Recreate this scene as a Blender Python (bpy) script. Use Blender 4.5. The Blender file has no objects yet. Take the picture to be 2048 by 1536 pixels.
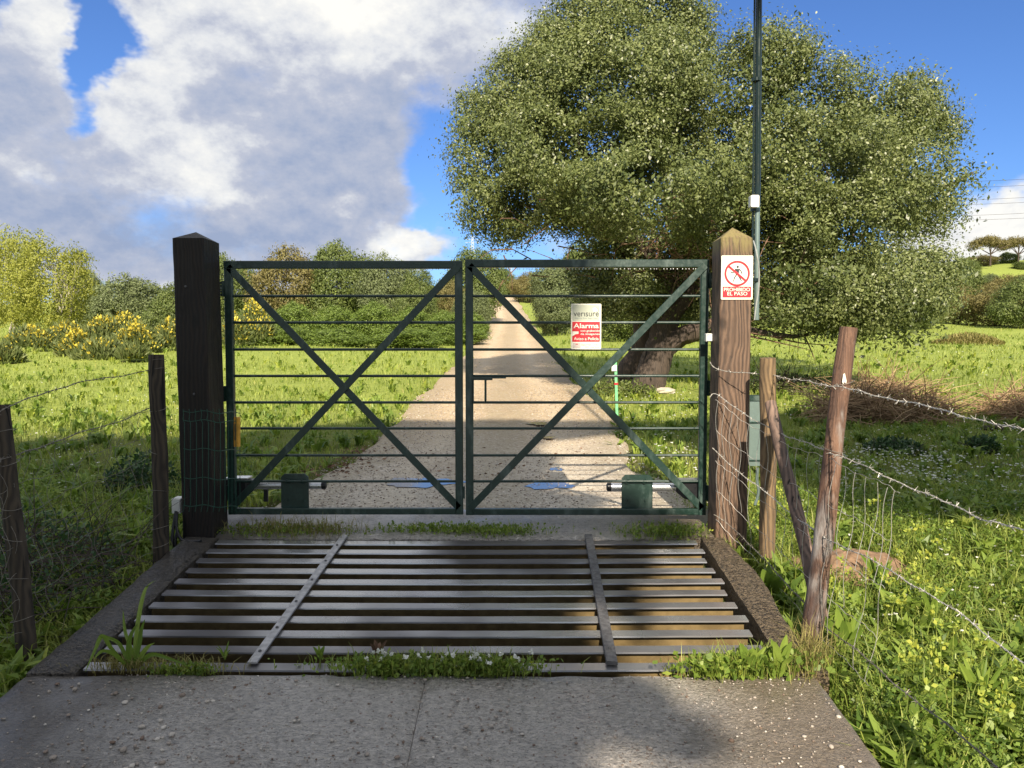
import bpy, math, random
import numpy as np
from mathutils import Vector, Matrix, Quaternion

# ------------------------------------------------------------------ camera, world, sun
SC = bpy.context.scene
K = 1540.0; W0, H0 = 2048, 1536
PITCH = math.radians(2.85); CAMZ = 1.6
cam = bpy.data.cameras.new('camera'); camo = bpy.data.objects.new('camera', cam)
SC.collection.objects.link(camo); SC.camera = camo
camo.location = (0, 0, CAMZ); camo.rotation_euler = (math.pi/2 - PITCH, 0, 0)
cam.sensor_width = 36; cam.lens = 36*K/W0; cam.clip_start = 0.05; cam.clip_end = 9000

SUN_EL = math.radians(34); SUN_AZ = math.radians(2.5)      # azimuth: to the right of straight behind the camera
sd = bpy.data.lights.new('sun', 'SUN'); sd.energy = 4.3; sd.angle = math.radians(0.6); sd.color = (1.0, 0.87, 0.70)
so = bpy.data.objects.new('sun', sd); SC.collection.objects.link(so)
SUNV = Vector((math.sin(SUN_AZ)*math.cos(SUN_EL), -math.cos(SUN_AZ)*math.cos(SUN_EL), math.sin(SUN_EL)))  # towards the sun
so.rotation_euler = SUNV.to_track_quat('Z', 'Y').to_euler(); so.location = (0, -5, 20)
SC.view_settings.view_transform = 'Standard'; SC.view_settings.look = 'None'
SC.view_settings.exposure = 1.12; SC.view_settings.gamma = 1; SC.view_settings.use_curve_mapping = False

def make_world():
    w = bpy.data.worlds.new('World'); SC.world = w; w.use_nodes = True
    nt = w.node_tree; N = nt.nodes; L = nt.links; N.clear()
    def nd(t, **k):
        n = N.new(t)
        for a, b in k.items(): setattr(n, a, b)
        return n
    def mth(op, a, b=None, c=None, clamp=False):
        n = nd('ShaderNodeMath', operation=op, use_clamp=clamp)
        for i, x in enumerate((a, b, c)):
            if x is None: continue
            if isinstance(x, (int, float)): n.inputs[i].default_value = x
            else: L.new(x, n.inputs[i])
        return n.outputs[0]
    sky = nd('ShaderNodeTexSky', sky_type='NISHITA'); sky.sun_disc = False
    sky.sun_elevation = SUN_EL; sky.sun_rotation = math.pi - SUN_AZ
    sky.air_density = 1.0; sky.dust_density = 0.25; sky.ozone_density = 3.0
    tc = nd('ShaderNodeTexCoord'); sep = nd('ShaderNodeSeparateXYZ'); L.new(tc.outputs['Generated'], sep.inputs[0])
    az = mth('MULTIPLY', mth('ARCTAN2', sep.outputs[0], sep.outputs[1]), 180/math.pi)
    el = mth('MULTIPLY', mth('ARCSINE', sep.outputs[2]), 180/math.pi)
    uv = nd('ShaderNodeCombineXYZ'); L.new(az, uv.inputs[0]); L.new(el, uv.inputs[1])
    # turbulence that bends every cloud outline
    def noise(scale, detail=6, rough=.58, off=0, lac=2.1, src=None):
        n = nd('ShaderNodeTexNoise'); n.inputs['Scale'].default_value = scale; n.inputs['Detail'].default_value = detail
        n.inputs['Roughness'].default_value = rough; n.inputs['Lacunarity'].default_value = lac
        m = nd('ShaderNodeMapping'); m.inputs['Location'].default_value = (off, off*.7, off*.3)
        m.inputs['Scale'].default_value = (1, 1, 1.5)
        L.new(src if src else tc.outputs['Generated'], m.inputs[0]); L.new(m.outputs[0], n.inputs['Vector'])
        return n
    wn = noise(5, 5, .6, 3.3)
    wv = nd('ShaderNodeVectorMath', operation='SUBTRACT'); L.new(wn.outputs['Color'], wv.inputs[0]); wv.inputs[1].default_value = (.5, .5, .5)
    ws = nd('ShaderNodeVectorMath', operation='SCALE'); L.new(wv.outputs[0], ws.inputs[0]); ws.inputs[3].default_value = 10.0
    uvw = nd('ShaderNodeVectorMath', operation='ADD'); L.new(uv.outputs[0], uvw.inputs[0]); L.new(ws.outputs[0], uvw.inputs[1])
    def blob(px, py, rx, ry, amp, rot=0):
        u = math.degrees(math.atan((px-1024)/K)); v = math.degrees(math.atan((692-py)/math.hypot(K, px-1024)))
        m = nd('ShaderNodeMapping', vector_type='TEXTURE'); m.inputs['Location'].default_value = (u, v, 0)
        m.inputs['Rotation'].default_value = (0, 0, math.radians(rot))
        s = 1/29.0
        m.inputs['Scale'].default_value = (rx*s, ry*s, 1e6)
        L.new(uvw.outputs[0], m.inputs[0])
        ln = nd('ShaderNodeVectorMath', operation='LENGTH'); L.new(m.outputs[0], ln.inputs[0])
        mr = nd('ShaderNodeMapRange', interpolation_type='SMOOTHSTEP'); L.new(ln.outputs['Value'], mr.inputs[0])
        mr.inputs[1].default_value = 0; mr.inputs[2].default_value = 1.3; mr.inputs[3].default_value = amp; mr.inputs[4].default_value = 0
        return mr.outputs[0]
    def total(bs):
        s = blob(*bs[0])
        for b in bs[1:]: s = mth('ADD', s, blob(*b))
        return s
    cov = total([ (1020, 330, 110, 260, -.35, 10), (760, 330, 130, 120, .35), (420, 60, 120, 200, .5), (150, 60, 60, 90, .4), (30, 130, 60, 120, .3),  # px, py, rx, ry, amount, rotation
        (640, 130, 520, 300, 1.15), (330, 400, 560, 200, .9), (60, 330, 240, 300, .8), (640, 440, 230, 110, .5),
        (120, 80, 70, 110, .55), (300, 540, 700, 150, .95), (1500, 640, 900, 60, .4), (1120, 470, 60, 60, .25), (1020, 40, 130, 90, .35), (500, -250, 700, 300, .9),
        (850, 495, 110, 55, 1.15), (690, 420, 40, 30, .3), (1990, 460, 150, 95, 1.1), (1880, 520, 140, 60, .7), (1125, 510, 70, 50, .45),
        (215, 95, 75, 140, -1.35, -20), (175, 260, 40, 70, -.5), (25, 20, 60, 60, -.7), (150, 425, 110, 12, -.45, -38), (890, 300, 120, 190, -.62), (700, 470, 120, 60, -.3), (800, 380, 110, 90, .25),
        (1500, 200, 560, 420, -.7), (200, 170, 50, 60, -.35)])
    cov = mth('MINIMUM', cov, .85)
    fine = noise(6.5, 10, .60, 9.1)
    big = noise(2.2, 4, .55, 21.7)
    dens = mth('ADD', cov, mth('MULTIPLY', mth('SUBTRACT', fine.outputs[0],   .5), 1.75))
    dens = mth('ADD', dens, mth('MULTIPLY', mth('SUBTRACT', big.outputs[0], .52), .8))
    # the bank of cloud carries on overhead and behind
    hi = nd('ShaderNodeMapRange', interpolation_type='SMOOTHSTEP'); L.new(el, hi.inputs[0]); hi.inputs[1].default_value = 26; hi.inputs[2].default_value = 40; hi.inputs[4].default_value = .62
    bk = nd('ShaderNodeMapRange', interpolation_type='SMOOTHSTEP'); L.new(mth('ABSOLUTE', az), bk.inputs[0]); bk.inputs[1].default_value = 45; bk.inputs[2].default_value = 80; bk.inputs[4].default_value = .5
    dens = mth('ADD', dens, mth('MAXIMUM', hi.outputs[0], bk.outputs[0]))
    msk = nd('ShaderNodeMapRange', interpolation_type='SMOOTHSTEP'); L.new(dens, msk.inputs[0])
    msk.inputs[1].default_value = .0; msk.inputs[2].default_value = .72
    # brightness inside the cloud
    lit = total([(640, -20, 360, 190, .66), (330, 120, 70, 120, .25), (260, 250, 120, 90, .2), (1000, 60, 130, 80, .15), (820, 230, 170, 140, -.12), (420, 320, 150, 90, .27), (150, 60, 110, 120, .3), (470, 340, 90, 70, .15), (270, 180, 150, 120, .18),
                 (850, 480, 110, 60, .62), (1990, 430, 200, 120, .62), (1890, 530, 120, 60, .3), (60, 330, 60, 90, .16), (690, 415, 40, 30, .3),
                 (720, 330, 260, 150, -.12), (250, 430, 420, 60, -.2), (560, 440, 330, 60, -.16), (430, 210, 130, 50, -.12)])
    f2 = noise(6.5, 9, .6, 5.5)
    off = nd('ShaderNodeVectorMath', operation='ADD'); L.new(tc.outputs['Generated'], off.inputs[0]); off.inputs[1].default_value = (.004, 0, .016)
    f3 = noise(6.5, 9, .6, 5.5, src=off.outputs[0])
    rel = mth('SUBTRACT', f2.outputs[0], f3.outputs[0])
    lit = mth('ADD', lit, mth('MULTIPLY', mth('MAXIMUM', hi.outputs[0], bk.outputs[0]), .55))
    lum = mth('ADD', mth('ADD', lit, .33), mth('MULTIPLY', rel, 1.9))
    lum = mth('ADD', lum, mth('MULTIPLY', mth('SUBTRACT', noise(4.5, 6, .6, 14).outputs[0], .5), .55))
    # thin edges glow brighter
    edge = nd('ShaderNodeMapRange', interpolation_type='SMOOTHSTEP'); L.new(dens, edge.inputs[0])
    edge.inputs[1].default_value = .3; edge.inputs[2].default_value = 1.0; edge.inputs[3].default_value = .10; edge.inputs[4].default_value = 0
    lum = mth('ADD', lum, edge.outputs[0])
    cr = nd('ShaderNodeValToRGB'); L.new(lum, cr.inputs[0]); e = cr.color_ramp.elements
    e[0].position = .05; e[0].color = (.27, .33, .47, 1); e[1].position = 1; e[1].color = (.80, .79, .75, 1)
    x = cr.color_ramp.elements.new(.42); x.color = (.41, .44, .53, 1)
    x = cr.color_ramp.elements.new(.68); x.color = (.62, .635, .66, 1)
    sc = nd('ShaderNodeVectorMath', operation='SCALE'); L.new(cr.outputs[0], sc.inputs[0]); sc.inputs[3].default_value = 5.9
    # clear sky grade kept from the Nishita model
    skc = nd('ShaderNodeVectorMath', operation='MULTIPLY'); L.new(sky.outputs[0], skc.inputs[0]); skc.inputs[1].default_value = (.345, .475, .70)
    mx = nd('ShaderNodeMix', data_type='RGBA'); L.new(msk.outputs[0], mx.inputs[0]); L.new(skc.outputs[0], mx.inputs[6]); L.new(sc.outputs[0], mx.inputs[7])
    bg = nd('ShaderNodeBackground'); bg.inputs['Strength'].default_value = 0.1; L.new(mx.outputs[2], bg.inputs[0])
    out = nd('ShaderNodeOutputWorld'); L.new(bg.outputs[0], out.inputs[0])
make_world()

# ------------------------------------------------------------------ helpers
rng = np.random.default_rng(7); random.seed(7)
PI = math.pi
def ray(px, py):
    cx, cy = (px-1024)/K, (768-py)/K
    return np.array([cx, math.cos(PITCH)+cy*math.sin(PITCH), -math.sin(PITCH)+cy*math.cos(PITCH)])
def at(px, py, Y):
    """world point seen at a pixel of the photograph at distance Y in front of the camera"""
    d = ray(px, py); t = Y/d[1]
    return Vector((d[0]*t, Y, CAMZ+d[2]*t))
SL = .094
def zd(y): return .42 + SL*(y-4.7)
def dpt(px, py, dz=0):
    d = ray(px, py); t = (.42+dz-SL*4.7-CAMZ)/(d[2]-SL*d[1])
    return Vector((d[0]*t, d[1]*t, CAMZ+d[2]*t))
_py = np.array([-400, -80, -20, 0, 2.5, 3.5, 4.7, 5.1, 6.0, 8.0, 10, 13, 16, 22, 30, 42, 58, 80, 110, 160, 260, 500, 6000])
_pz = np.array([-9, -4, -1.4, -.2, .08, .17, .30, .37, .40, .42, .48, .62, .79, 1.08, 1.5, 2.15, 3.3, 5.0, 6.5, 8, 9, 8, 8])
_fy = np.concatenate([np.linspace(-400, 120, 5201), np.linspace(121, 6000, 5880)])
_fz = np.interp(_fy, _py, _pz); 
_k = np.hanning(13); _k /= _k.sum(); _s = np.convolve(np.pad(_fz[:5201], 6, mode='edge'), _k, 'valid'); _fz[:5201] = _s
def sst(a, b, x): t = np.clip((x-a)/(b-a), 0, 1); return t*t*(3-2*t)
ROADPX = [(1040, 455, 1420), (1000, 600, 1385), (950, 650, 1290), (915, 715, 1248), (880, 762, 1232), (850, 795, 1226), (805, 832, 1190), (770, 870, 1155),
          (730, 915, 1118), (700, 940, 1096), (675, 960, 1080), (650, 978, 1066), (635, 985, 1056), (620, 984, 1046), (608, 975, 1040), (600, 960, 1035)]
def terr0(x, y):
    x = np.asarray(x, float); y = np.asarray(y, float)
    z = np.interp(y, _fy, _fz)
    z = z - sst(6, 30, x)*sst(20, 80, y)*1.5
    z = z + 16*np.exp(-((x-125)/75)**2-((y-200)/60)**2)
    z = z + 5*np.exp(-((x+10)/60)**2-((y-150)/50)**2)
    return z
def hit(px, py, f=terr0):
    d = ray(px, py); t = 1.0; p = 1.0
    while t < 3000:
        if CAMZ+d[2]*t < float(f(d[0]*t, d[1]*t)): break
        p = t; t *= 1.01
    for _ in range(30):
        m = (p+t)/2
        if CAMZ+d[2]*m < float(f(d[0]*m, d[1]*m)): t = m
        else: p = m
    return Vector((d[0]*t, d[1]*t, CAMZ+d[2]*t))
_r = [(hit(l, y), hit(r, y)) for (y, l, r) in ROADPX]
RY = np.array([a.y for a, b in _r]); RL = np.array([a.x for a, b in _r]); RR = np.array([b.x for a, b in _r])
RL[0] = -1.85; RR[0] = 1.35
def on_road(x, y, m=0.0):
    return (y > RY[0]-.1) & (y < RY[-1]+10) & (x > np.interp(y, RY, RL)-m) & (x < np.interp(y, RY, RR)+m)
DXL, DXR = -1.98, 1.23
def on_drive(x, y, m=0.0): return (y < 5.3) & (y > -12) & (x > DXL-m) & (x < DXR+m)
def vnoise(x, y, s, seed=0):
    x = np.asarray(x, float)/s; y = np.asarray(y, float)/s
    ix, iy = np.floor(x), np.floor(y); fx, fy = x-ix, y-iy; fx = fx*fx*(3-2*fx); fy = fy*fy*(3-2*fy)
    def h(a, b):
        v = np.sin(a*127.1+b*311.7+seed*74.7)*43758.5453; return v-np.floor(v)
    return (h(ix, iy)*(1-fx)+h(ix+1, iy)*fx)*(1-fy)+(h(ix, iy+1)*(1-fx)+h(ix+1, iy+1)*fx)*fy
def terrain(x, y):
    x = np.asarray(x, float); y = np.asarray(y, float)
    z = terr0(x, y)
    n = (vnoise(x, y, 2.3, 1)-.5)*.13+(vnoise(x, y, .7, 2)-.5)*.05+(vnoise(x, y, 9, 3)-.5)*.35*sst(8, 30, y)
    dist = np.maximum(np.interp(y, RY, RL)-x, x-np.interp(y, RY, RR)); dist = np.where(y < RY[0], np.maximum(DXL-x, x-DXR), dist)
    k = sst(0.05, 1.2, dist)
    z = z + n*k
    z = z - np.where(dist < .12, .09, 0)*np.where(y > 5, 1, 0)*(y < RY[-1]+10)
    z = np.where((x > DXL+.08) & (x < DXR-.08) & (y < 5.25) & (y > -12), z-.75, z)
    return z
def gz(x, y): return float(terrain(x, y))

def new_obj(name, me, parent=None):
    o = bpy.data.objects.new(name, me); SC.collection.objects.link(o)
    if parent is not None:
        o.parent = parent
        # every mesh is written in world coordinates: undo the parents' offsets
        loc = Vector((0, 0, 0)); q = parent
        while q is not None: loc += q.location; q = q.parent
        o.location = -loc
    return o
def tag(o, label=None, cat=None, group=None, kind=None):
    if label: o['label'] = label
    if cat: o['category'] = cat
    if group: o['group'] = group
    if kind: o['kind'] = kind
    return o
def thing(name, loc, label, cat, group=None):
    o = bpy.data.objects.new(name, None); SC.collection.objects.link(o); o.location = loc; o.empty_display_size = .2
    return tag(o, label, cat, group)

def raw_mesh(name, V, F, mat, tint=None, smooth=False):
    """numpy verts (n,3), faces (m,k) -> mesh"""
    V = np.asarray(V, np.float32); F = np.asarray(F, np.int32); m, k = F.shape
    me = bpy.data.meshes.new(name)
    me.vertices.add(len(V)); me.vertices.foreach_set('co', V.ravel())
    me.loops.add(m*k); me.loops.foreach_set('vertex_index', F.ravel())
    me.polygons.add(m); me.polygons.foreach_set('loop_start', np.arange(m, dtype=np.int32)*k)
    me.polygons.foreach_set('loop_total', np.full(m, k, np.int32))
    if smooth: me.polygons.foreach_set('use_smooth', np.ones(m, bool))
    if tint is not None:
        a = me.attributes.new('tint', 'FLOAT', 'FACE'); a.data.foreach_set('value', np.asarray(tint, np.float32))
    me.update(calc_edges=True); me.materials.append(mat)
    return me

def hit_t(px, py):
    d = ray(px, py); t = np.geomspace(2, 150, 700); z = CAMZ+d[2]*t; g = terr0(d[0]*t, d[1]*t); i = np.argmax(z < g)
    return Vector((d[0]*t[i], d[1]*t[i], float(g[i]))) if i else None
class MB:
    def __init__(s): s.v = []; s.f = []
    def add(s, vs, fs):
        b = len(s.v); s.v += [tuple(v) for v in vs]; s.f += [tuple(i+b for i in f) for f in fs]; return s
    def box(s, a, b):
        (x0, y0, z0), (x1, y1, z1) = a, b
        return s.add([(x0,y0,z0),(x1,y0,z0),(x1,y1,z0),(x0,y1,z0),(x0,y0,z1),(x1,y0,z1),(x1,y1,z1),(x0,y1,z1)],
                     [(0,3,2,1),(4,5,6,7),(0,1,5,4),(1,2,6,5),(2,3,7,6),(3,0,4,7)])
    def loft(s, rings, cap=True):
        n = len(rings[0]); vs = [p for r in rings for p in r]; fs = []
        for i in range(len(rings)-1):
            for j in range(n):
                k = (j+1) % n; fs.append((i*n+j, i*n+k, (i+1)*n+k, (i+1)*n+j))
        if cap: fs.append(tuple(range(n-1, -1, -1))); fs.append(tuple((len(rings)-1)*n+j for j in range(n)))
        return s.add(vs, fs)
    def bar(s, p0, p1, w, h, c=.003, up=(0, 1, 0)):
        """bar of chamfered rectangular section; w across, h along `up`"""
        p0, p1 = Vector(p0), Vector(p1); d = (p1-p0).normalized(); u = Vector(up); u = (u-d*u.dot(d)).normalized(); r = d.cross(u)
        a, b = w/2, h/2; c = min(c, a*.6, b*.6)
        pr = [(a-c,-b),(a,-b+c),(a,b-c),(a-c,b),(-a+c,b),(-a,b-c),(-a,-b+c),(-a+c,-b)]
        return s.loft([[p+r*x+u*y for x, y in pr] for p in (p0, p1)])
    def tube(s, pts, rad, n=8, cap=True, jit=0, flat=1):
        pts = [Vector(p) for p in pts]; m = len(pts)
        if not hasattr(rad, '__len__'): rad = [rad]*m
        rings = []; prev = None
        for i, p in enumerate(pts):
            t = (pts[min(i+1, m-1)]-pts[max(i-1, 0)]).normalized()
            if prev is None:
                a = Vector((0, 0, 1)) if abs(t.z) < .9 else Vector((1, 0, 0)); u = (a-t*a.dot(t)).normalized()
            else: u = (prev-t*prev.dot(t)).normalized()
            prev = u; w = t.cross(u)
            rings.append([p+(u*math.cos(2*PI*j/n)+w*math.sin(2*PI*j/n)*flat)*rad[i]*(1+random.uniform(-jit, jit)) for j in range(n)])
        return s.loft(rings, cap)
    def prism(s, poly, y0, y1):
        """polygon in x,z extruded along y"""
        n = len(poly); vs = [(x, y0, z) for x, z in poly]+[(x, y1, z) for x, z in poly]
        fs = [tuple(range(n)), tuple(range(2*n-1, n-1, -1))]+[(i, i+n, (i+1) % n+n, (i+1) % n) for i in range(n)]
        return s.add(vs, fs)
    def ball(s, c, r, n=8, m=5, sc=(1, 1, 1)):
        c = Vector(c); rings = []
        for i in range(1, m):
            ph = PI*i/m; rings.append([c+Vector((math.cos(2*PI*j/n)*math.sin(ph)*r*sc[0], math.sin(2*PI*j/n)*math.sin(ph)*r*sc[1], math.cos(ph)*r*sc[2])) for j in range(n)])
        s.loft(rings[::-1]); return s
    def mesh(s, name, mat, smooth=False):
        me = bpy.data.meshes.new(name); me.from_pydata(s.v, [], s.f); me.update(); me.materials.append(mat)
        if smooth:
            me.polygons.foreach_set('use_smooth', np.ones(len(me.polygons), bool))
            me.set_sharp_from_angle(angle=math.radians(40))
        return me
    def build(s, name, mat, parent=None, smooth=False): return new_obj(name, s.mesh(name, mat, smooth), parent)

# ------------------------------------------------------------------ materials
class NT:
    def __init__(s, name):
        s.m = bpy.data.materials.new(name); s.m.use_nodes = True; s.t = s.m.node_tree; s.N = s.t.nodes; s.L = s.t.links; s.N.clear()
        s.out = s.N.new('ShaderNodeOutputMaterial'); s.b = s.N.new('ShaderNodeBsdfPrincipled'); s.L.new(s.b.outputs[0], s.out.inputs[0])
        s.tc = s.N.new('ShaderNodeTexCoord').outputs['Object']
    def noise(s, scale, detail=5, rough=.6, stretch=(1, 1, 1), kind='n', src=None, dist=0):
        mp = s.N.new('ShaderNodeMapping'); mp.inputs['Scale'].default_value = stretch; s.L.new(src or s.tc, mp.inputs[0])
        if kind == 'n':
            n = s.N.new('ShaderNodeTexNoise'); n.inputs['Scale'].default_value = scale; n.inputs['Detail'].default_value = detail
            n.inputs['Roughness'].default_value = rough; n.inputs['Distortion'].default_value = dist; o = n.outputs[0]
        elif kind == 'v':
            n = s.N.new('ShaderNodeTexVoronoi'); n.inputs['Scale'].default_value = scale; o = n.outputs['Distance']
        elif kind == 'c':
            n = s.N.new('ShaderNodeTexVoronoi'); n.inputs['Scale'].default_value = scale; o = n.outputs['Color']
        elif kind == 'w':
            n = s.N.new('ShaderNodeTexWave'); n.inputs['Scale'].default_value = scale; n.inputs['Distortion'].default_value = dist
            n.inputs['Detail'].default_value = detail; n.inputs['Detail Scale'].default_value = 1.2; o = n.outputs['Fac']
        s.L.new(mp.outputs[0], n.inputs['Vector']); return o
    def rng(s, x, a, b, c=0, d=1):
        n = s.N.new('ShaderNodeMapRange'); n.interpolation_type = 'SMOOTHSTEP'; s.L.new(x, n.inputs[0])
        if a > b: a, b, c, d = b, a, d, c
        for i, v in enumerate((a, b, c, d)): n.inputs[i+1].default_value = v
        return n.outputs[0]
    def ramp(s, x, stops):
        n = s.N.new('ShaderNodeValToRGB'); s.L.new(x, n.inputs[0]); e = n.color_ramp.elements
        while len(e) < len(stops): e.new(.5)
        for q, (p, c) in zip(e, stops): q.position = p; q.color = (*c, 1)
        return n.outputs[0]
    def mix(s, f, a, b, mode='MIX'):
        n = s.N.new('ShaderNodeMix'); n.data_type = 'RGBA'; n.blend_type = mode
        for i, v in ((0, f), (6, a), (7, b)):
            if isinstance(v, (int, float)): n.inputs[i].default_value = v
            elif isinstance(v, tuple): n.inputs[i].default_value = (*v, 1)
            else: s.L.new(v, n.inputs[i])
        return n.outputs[2]
    def math(s, op, a, b=0.0):
        n = s.N.new('ShaderNodeMath'); n.operation = op
        for i, v in enumerate((a, b)):
            if isinstance(v, (int, float)): n.inputs[i].default_value = v
            else: s.L.new(v, n.inputs[i])
        return n.outputs[0]
    def sep(s, i): n = s.N.new('ShaderNodeSeparateXYZ'); s.L.new(s.tc, n.inputs[0]); return n.outputs[i]
    def col(s, c): 
        if isinstance(c, tuple): s.b.inputs['Base Color'].default_value = (*c, 1)
        else: s.L.new(c, s.b.inputs['Base Color'])
    def rough(s, r):
        if isinstance(r, (int, float)): s.b.inputs['Roughness'].default_value = r
        else: s.L.new(r, s.b.inputs['Roughness'])
    def bump(s, h, strength=.5, dist=.01):
        n = s.N.new('ShaderNodeBump'); n.inputs['Strength'].default_value = strength; n.inputs['Distance'].default_value = dist
        s.L.new(h, n.inputs['Height']); s.L.new(n.outputs[0], s.b.inputs['Normal'])
    def attr(s, name):
        n = s.N.new('ShaderNodeAttribute'); n.attribute_name = name; return n.outputs['Fac']
def simple(name, c, rough=.5, metal=0, var=.25, scale=30, bump=.1, c2=None):
    t = NT(name); n = t.noise(scale); d = c2 or tuple(x*(1-var) for x in c)
    t.col(t.mix(t.rng(n, .3, .7), c, d)); t.rough(t.rng(n, .2, .8, max(rough-.1, .03), rough+.12)); t.b.inputs['Metallic'].default_value = metal
    if bump: t.bump(n, bump, .004)
    return t.m
def leafmat(name, dark, mid, light, transl=.3, rough=.5, spec=.4, tip=None):
    t = NT(name); a = t.attr('tint')
    st = [(0, dark), (.5, mid), (1, light)]
    if tip: st = [(0, dark), (.45, mid), (.8, light), (1, tip)]
    c = t.ramp(a, st); t.col(c); t.rough(rough); t.b.inputs['Specular IOR Level'].default_value = spec
    tr = t.N.new('ShaderNodeBsdfTranslucent'); 
    ct = t.mix(.55, c, (.9, 1.0, .25), 'MULTIPLY'); t.L.new(t.mix(.6, c, ct), tr.inputs[0])
    mx = t.N.new('ShaderNodeMixShader'); mx.inputs[0].default_value = transl
    t.L.new(t.b.outputs[0], mx.inputs[1]); t.L.new(tr.outputs[0], mx.inputs[2]); t.L.new(mx.outputs[0], t.out.inputs[0])
    return t.m
def wood(name, c1, c2, c3, rough=.75, grain=60, moss=None, knots=True, wet=0):
    t = NT(name)
    warp = t.noise(2.2, 3, .5, (2.2, 2.2, .9))
    base = t.N.new('ShaderNodeVectorMath'); base.operation = 'MULTIPLY_ADD'
    cmb = t.N.new('ShaderNodeCombineXYZ'); t.L.new(warp, cmb.inputs[0]); t.L.new(warp, cmb.inputs[1])
    t.L.new(cmb.outputs[0], base.inputs[0]); base.inputs[1].default_value = (.16, .16, 0); t.L.new(t.tc, base.inputs[2])
    g1 = t.noise(grain, 6, .65, (1, 1, .035), src=base.outputs[0]); g2 = t.noise(grain*3.5, 4, .6, (1, 1, .03), src=base.outputs[0])
    rings = t.noise(13, 1, .5, (1, 1, .05), kind='w', src=base.outputs[0], dist=2.5)
    blot = t.noise(3, 4, .6, (1, 1, .5))
    f = t.math('ADD', t.math('MULTIPLY', g1, .65), t.math('MULTIPLY', rings, .3))
    c = t.ramp(f, [(.25, c3), (.48, c2), (.72, c1)])
    c = t.mix(t.rng(blot, .45, .75, 0, .5), c, c3)
    hgt = t.math('ADD', g1, t.math('MULTIPLY', g2, .5))
    if knots:
        kn = t.noise(3.1, 0, 0, (1.6, 1.6, .85), kind='v'); kf = t.rng(kn, .05, .16, 1, 0)
        c = t.mix(t.math('MULTIPLY', kf, .75), c, tuple(x*.35 for x in c3))
    ck = t.noise(grain*.6, 3, .5, (1, 1, .012), src=base.outputs[0]); cf = t.rng(ck, .64, .70); c = t.mix(cf, c, tuple(x*.25 for x in c3)); hgt = t.math('SUBTRACT', hgt, t.math('MULTIPLY', cf, 1.2))
    if moss:
        z0, z1, mc = moss
        mn = t.noise(45, 5, .7, (1, 1, .18)); zz = t.sep(2)
        zz = t.math('ADD', zz, t.math('MULTIPLY', t.math('SUBTRACT', mn, .5), .16))
        c = t.mix(t.math('MULTIPLY', t.rng(zz, z0, z1), t.rng(mn, .3, .55, .15, .8)), c, mc)
    t.col(c); t.rough(t.rng(g1, .3, .7, rough-.12, rough+.08)); t.bump(hgt, .55, .006)
    t.b.inputs['Specular IOR Level'].default_value = .35
    return t.m

M = {}
M['post_dark'] = wood('shade_dark_wood', (.022, .015, .011), (.012, .009, .007), (.005, .004, .004), .62)  # left post: its shade is put into this near-black wood colour
M['post_brown'] = wood('brown_treated_wood', (.185, .120, .080), (.115, .073, .049), (.04, .028, .021), .68, moss=(2.14, 2.24, (.22, .185, .07)))
M['stake_grey'] = wood('weathered_stake_wood', (.08, .062, .042), (.05, .039, .028), (.022, .018, .014), .8, 45)
M['stake_tan'] = wood('tan_stake_wood', (.27, .185, .10), (.17, .115, .065), (.07, .05, .032), .8, 45)
M['stake_purple'] = wood('stripped_bark_wood', (.27, .185, .14), (.17, .115, .09), (.06, .045, .038), .75, 50)
def red_bark():
    t = NT('peeling_red_bark'); v = t.noise(26, 6, .7, (1, 1, .16), dist=.8); w = t.noise(9, 4, .6, (1, 1, .35)); fi = t.noise(120, 4, .6, (1, 1, .05))
    c = t.ramp(v, [(.28, (.03, .02, .016)), (.45, (.095, .052, .035)), (.6, (.19, .105, .066)), (.75, (.22, .175, .145))])
    c = t.mix(t.rng(w, .52, .68), c, (.27, .25, .235)); c = t.mix(t.rng(t.noise(5, 3, .6, (1, 1, .4)), .5, .62, 0, .75), c, (.055, .03, .024))
    t.col(c); t.rough(.7); t.bump(t.math('ADD', v, t.math('MULTIPLY', fi, .3)), .9, .012); return t.m
M['stake_red'] = red_bark()
M['bark'] = wood('oak_bark', (.13, .098, .075), (.075, .057, .045), (.026, .021, .017), .85, 14, knots=False)
M['bark_pale'] = simple('pale_bark', (.52, .48, .40), .8, 0, .45, 6)
M['twig'] = simple('dry_twig', (.20, .12, .075), .8, 0, .5, 8)
M['twig_dark'] = simple('dark_twig', (.06, .042, .034), .8, 0, .4, 8)
M['gate'] = None
def gatepaint():
    t = NT('dark_green_gate_paint'); n = t.noise(38, 6, .7); s = t.noise(9, 5, .65, (1, 1, .3)); f = t.noise(300, 3, .6)
    c = t.mix(t.rng(n, .5, .68), (.007, .028, .021), (.018, .050, .040)); c = t.mix(t.rng(s, .52, .7, 0, .65), c, (.10, .14, .125))
    t.col(c); t.rough(t.rng(n, .3, .7, .30, .48)); t.b.inputs['Specular IOR Level'].default_value = .6; t.bump(f, .15, .001); return t.m
M['gate'] = gatepaint()
M['green_wire'] = simple('green_coated_wire', (.012, .075, .05), .4)
M['wire'] = simple('galvanised_wire', (.55, .53, .48), .4, .4, .35, 90, 0)
M['wire_old'] = simple('dull_wire', (.22, .20, .17), .5, .5, .4, 90, 0)
M['alu'] = simple('brushed_aluminium', (.78, .79, .81), .33, .9, .06, 60, 0)
M['black'] = simple('black_plastic', (.012, .013, .015), .35, 0, .2, 40, 0)
M['white_plastic'] = simple('white_plastic', (.72, .72, .68), .4, 0, .15, 20, 0)
M['grey_plastic'] = simple('grey_cable', (.33, .35, .34), .5)
M['yellow'] = simple('yellow_plastic', (.80, .42, .05), .4, 0, .3, 25, 0)
M['red'] = simple('red_print', (.62, .018, .03), .4, 0, .08, 15, 0)
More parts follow.
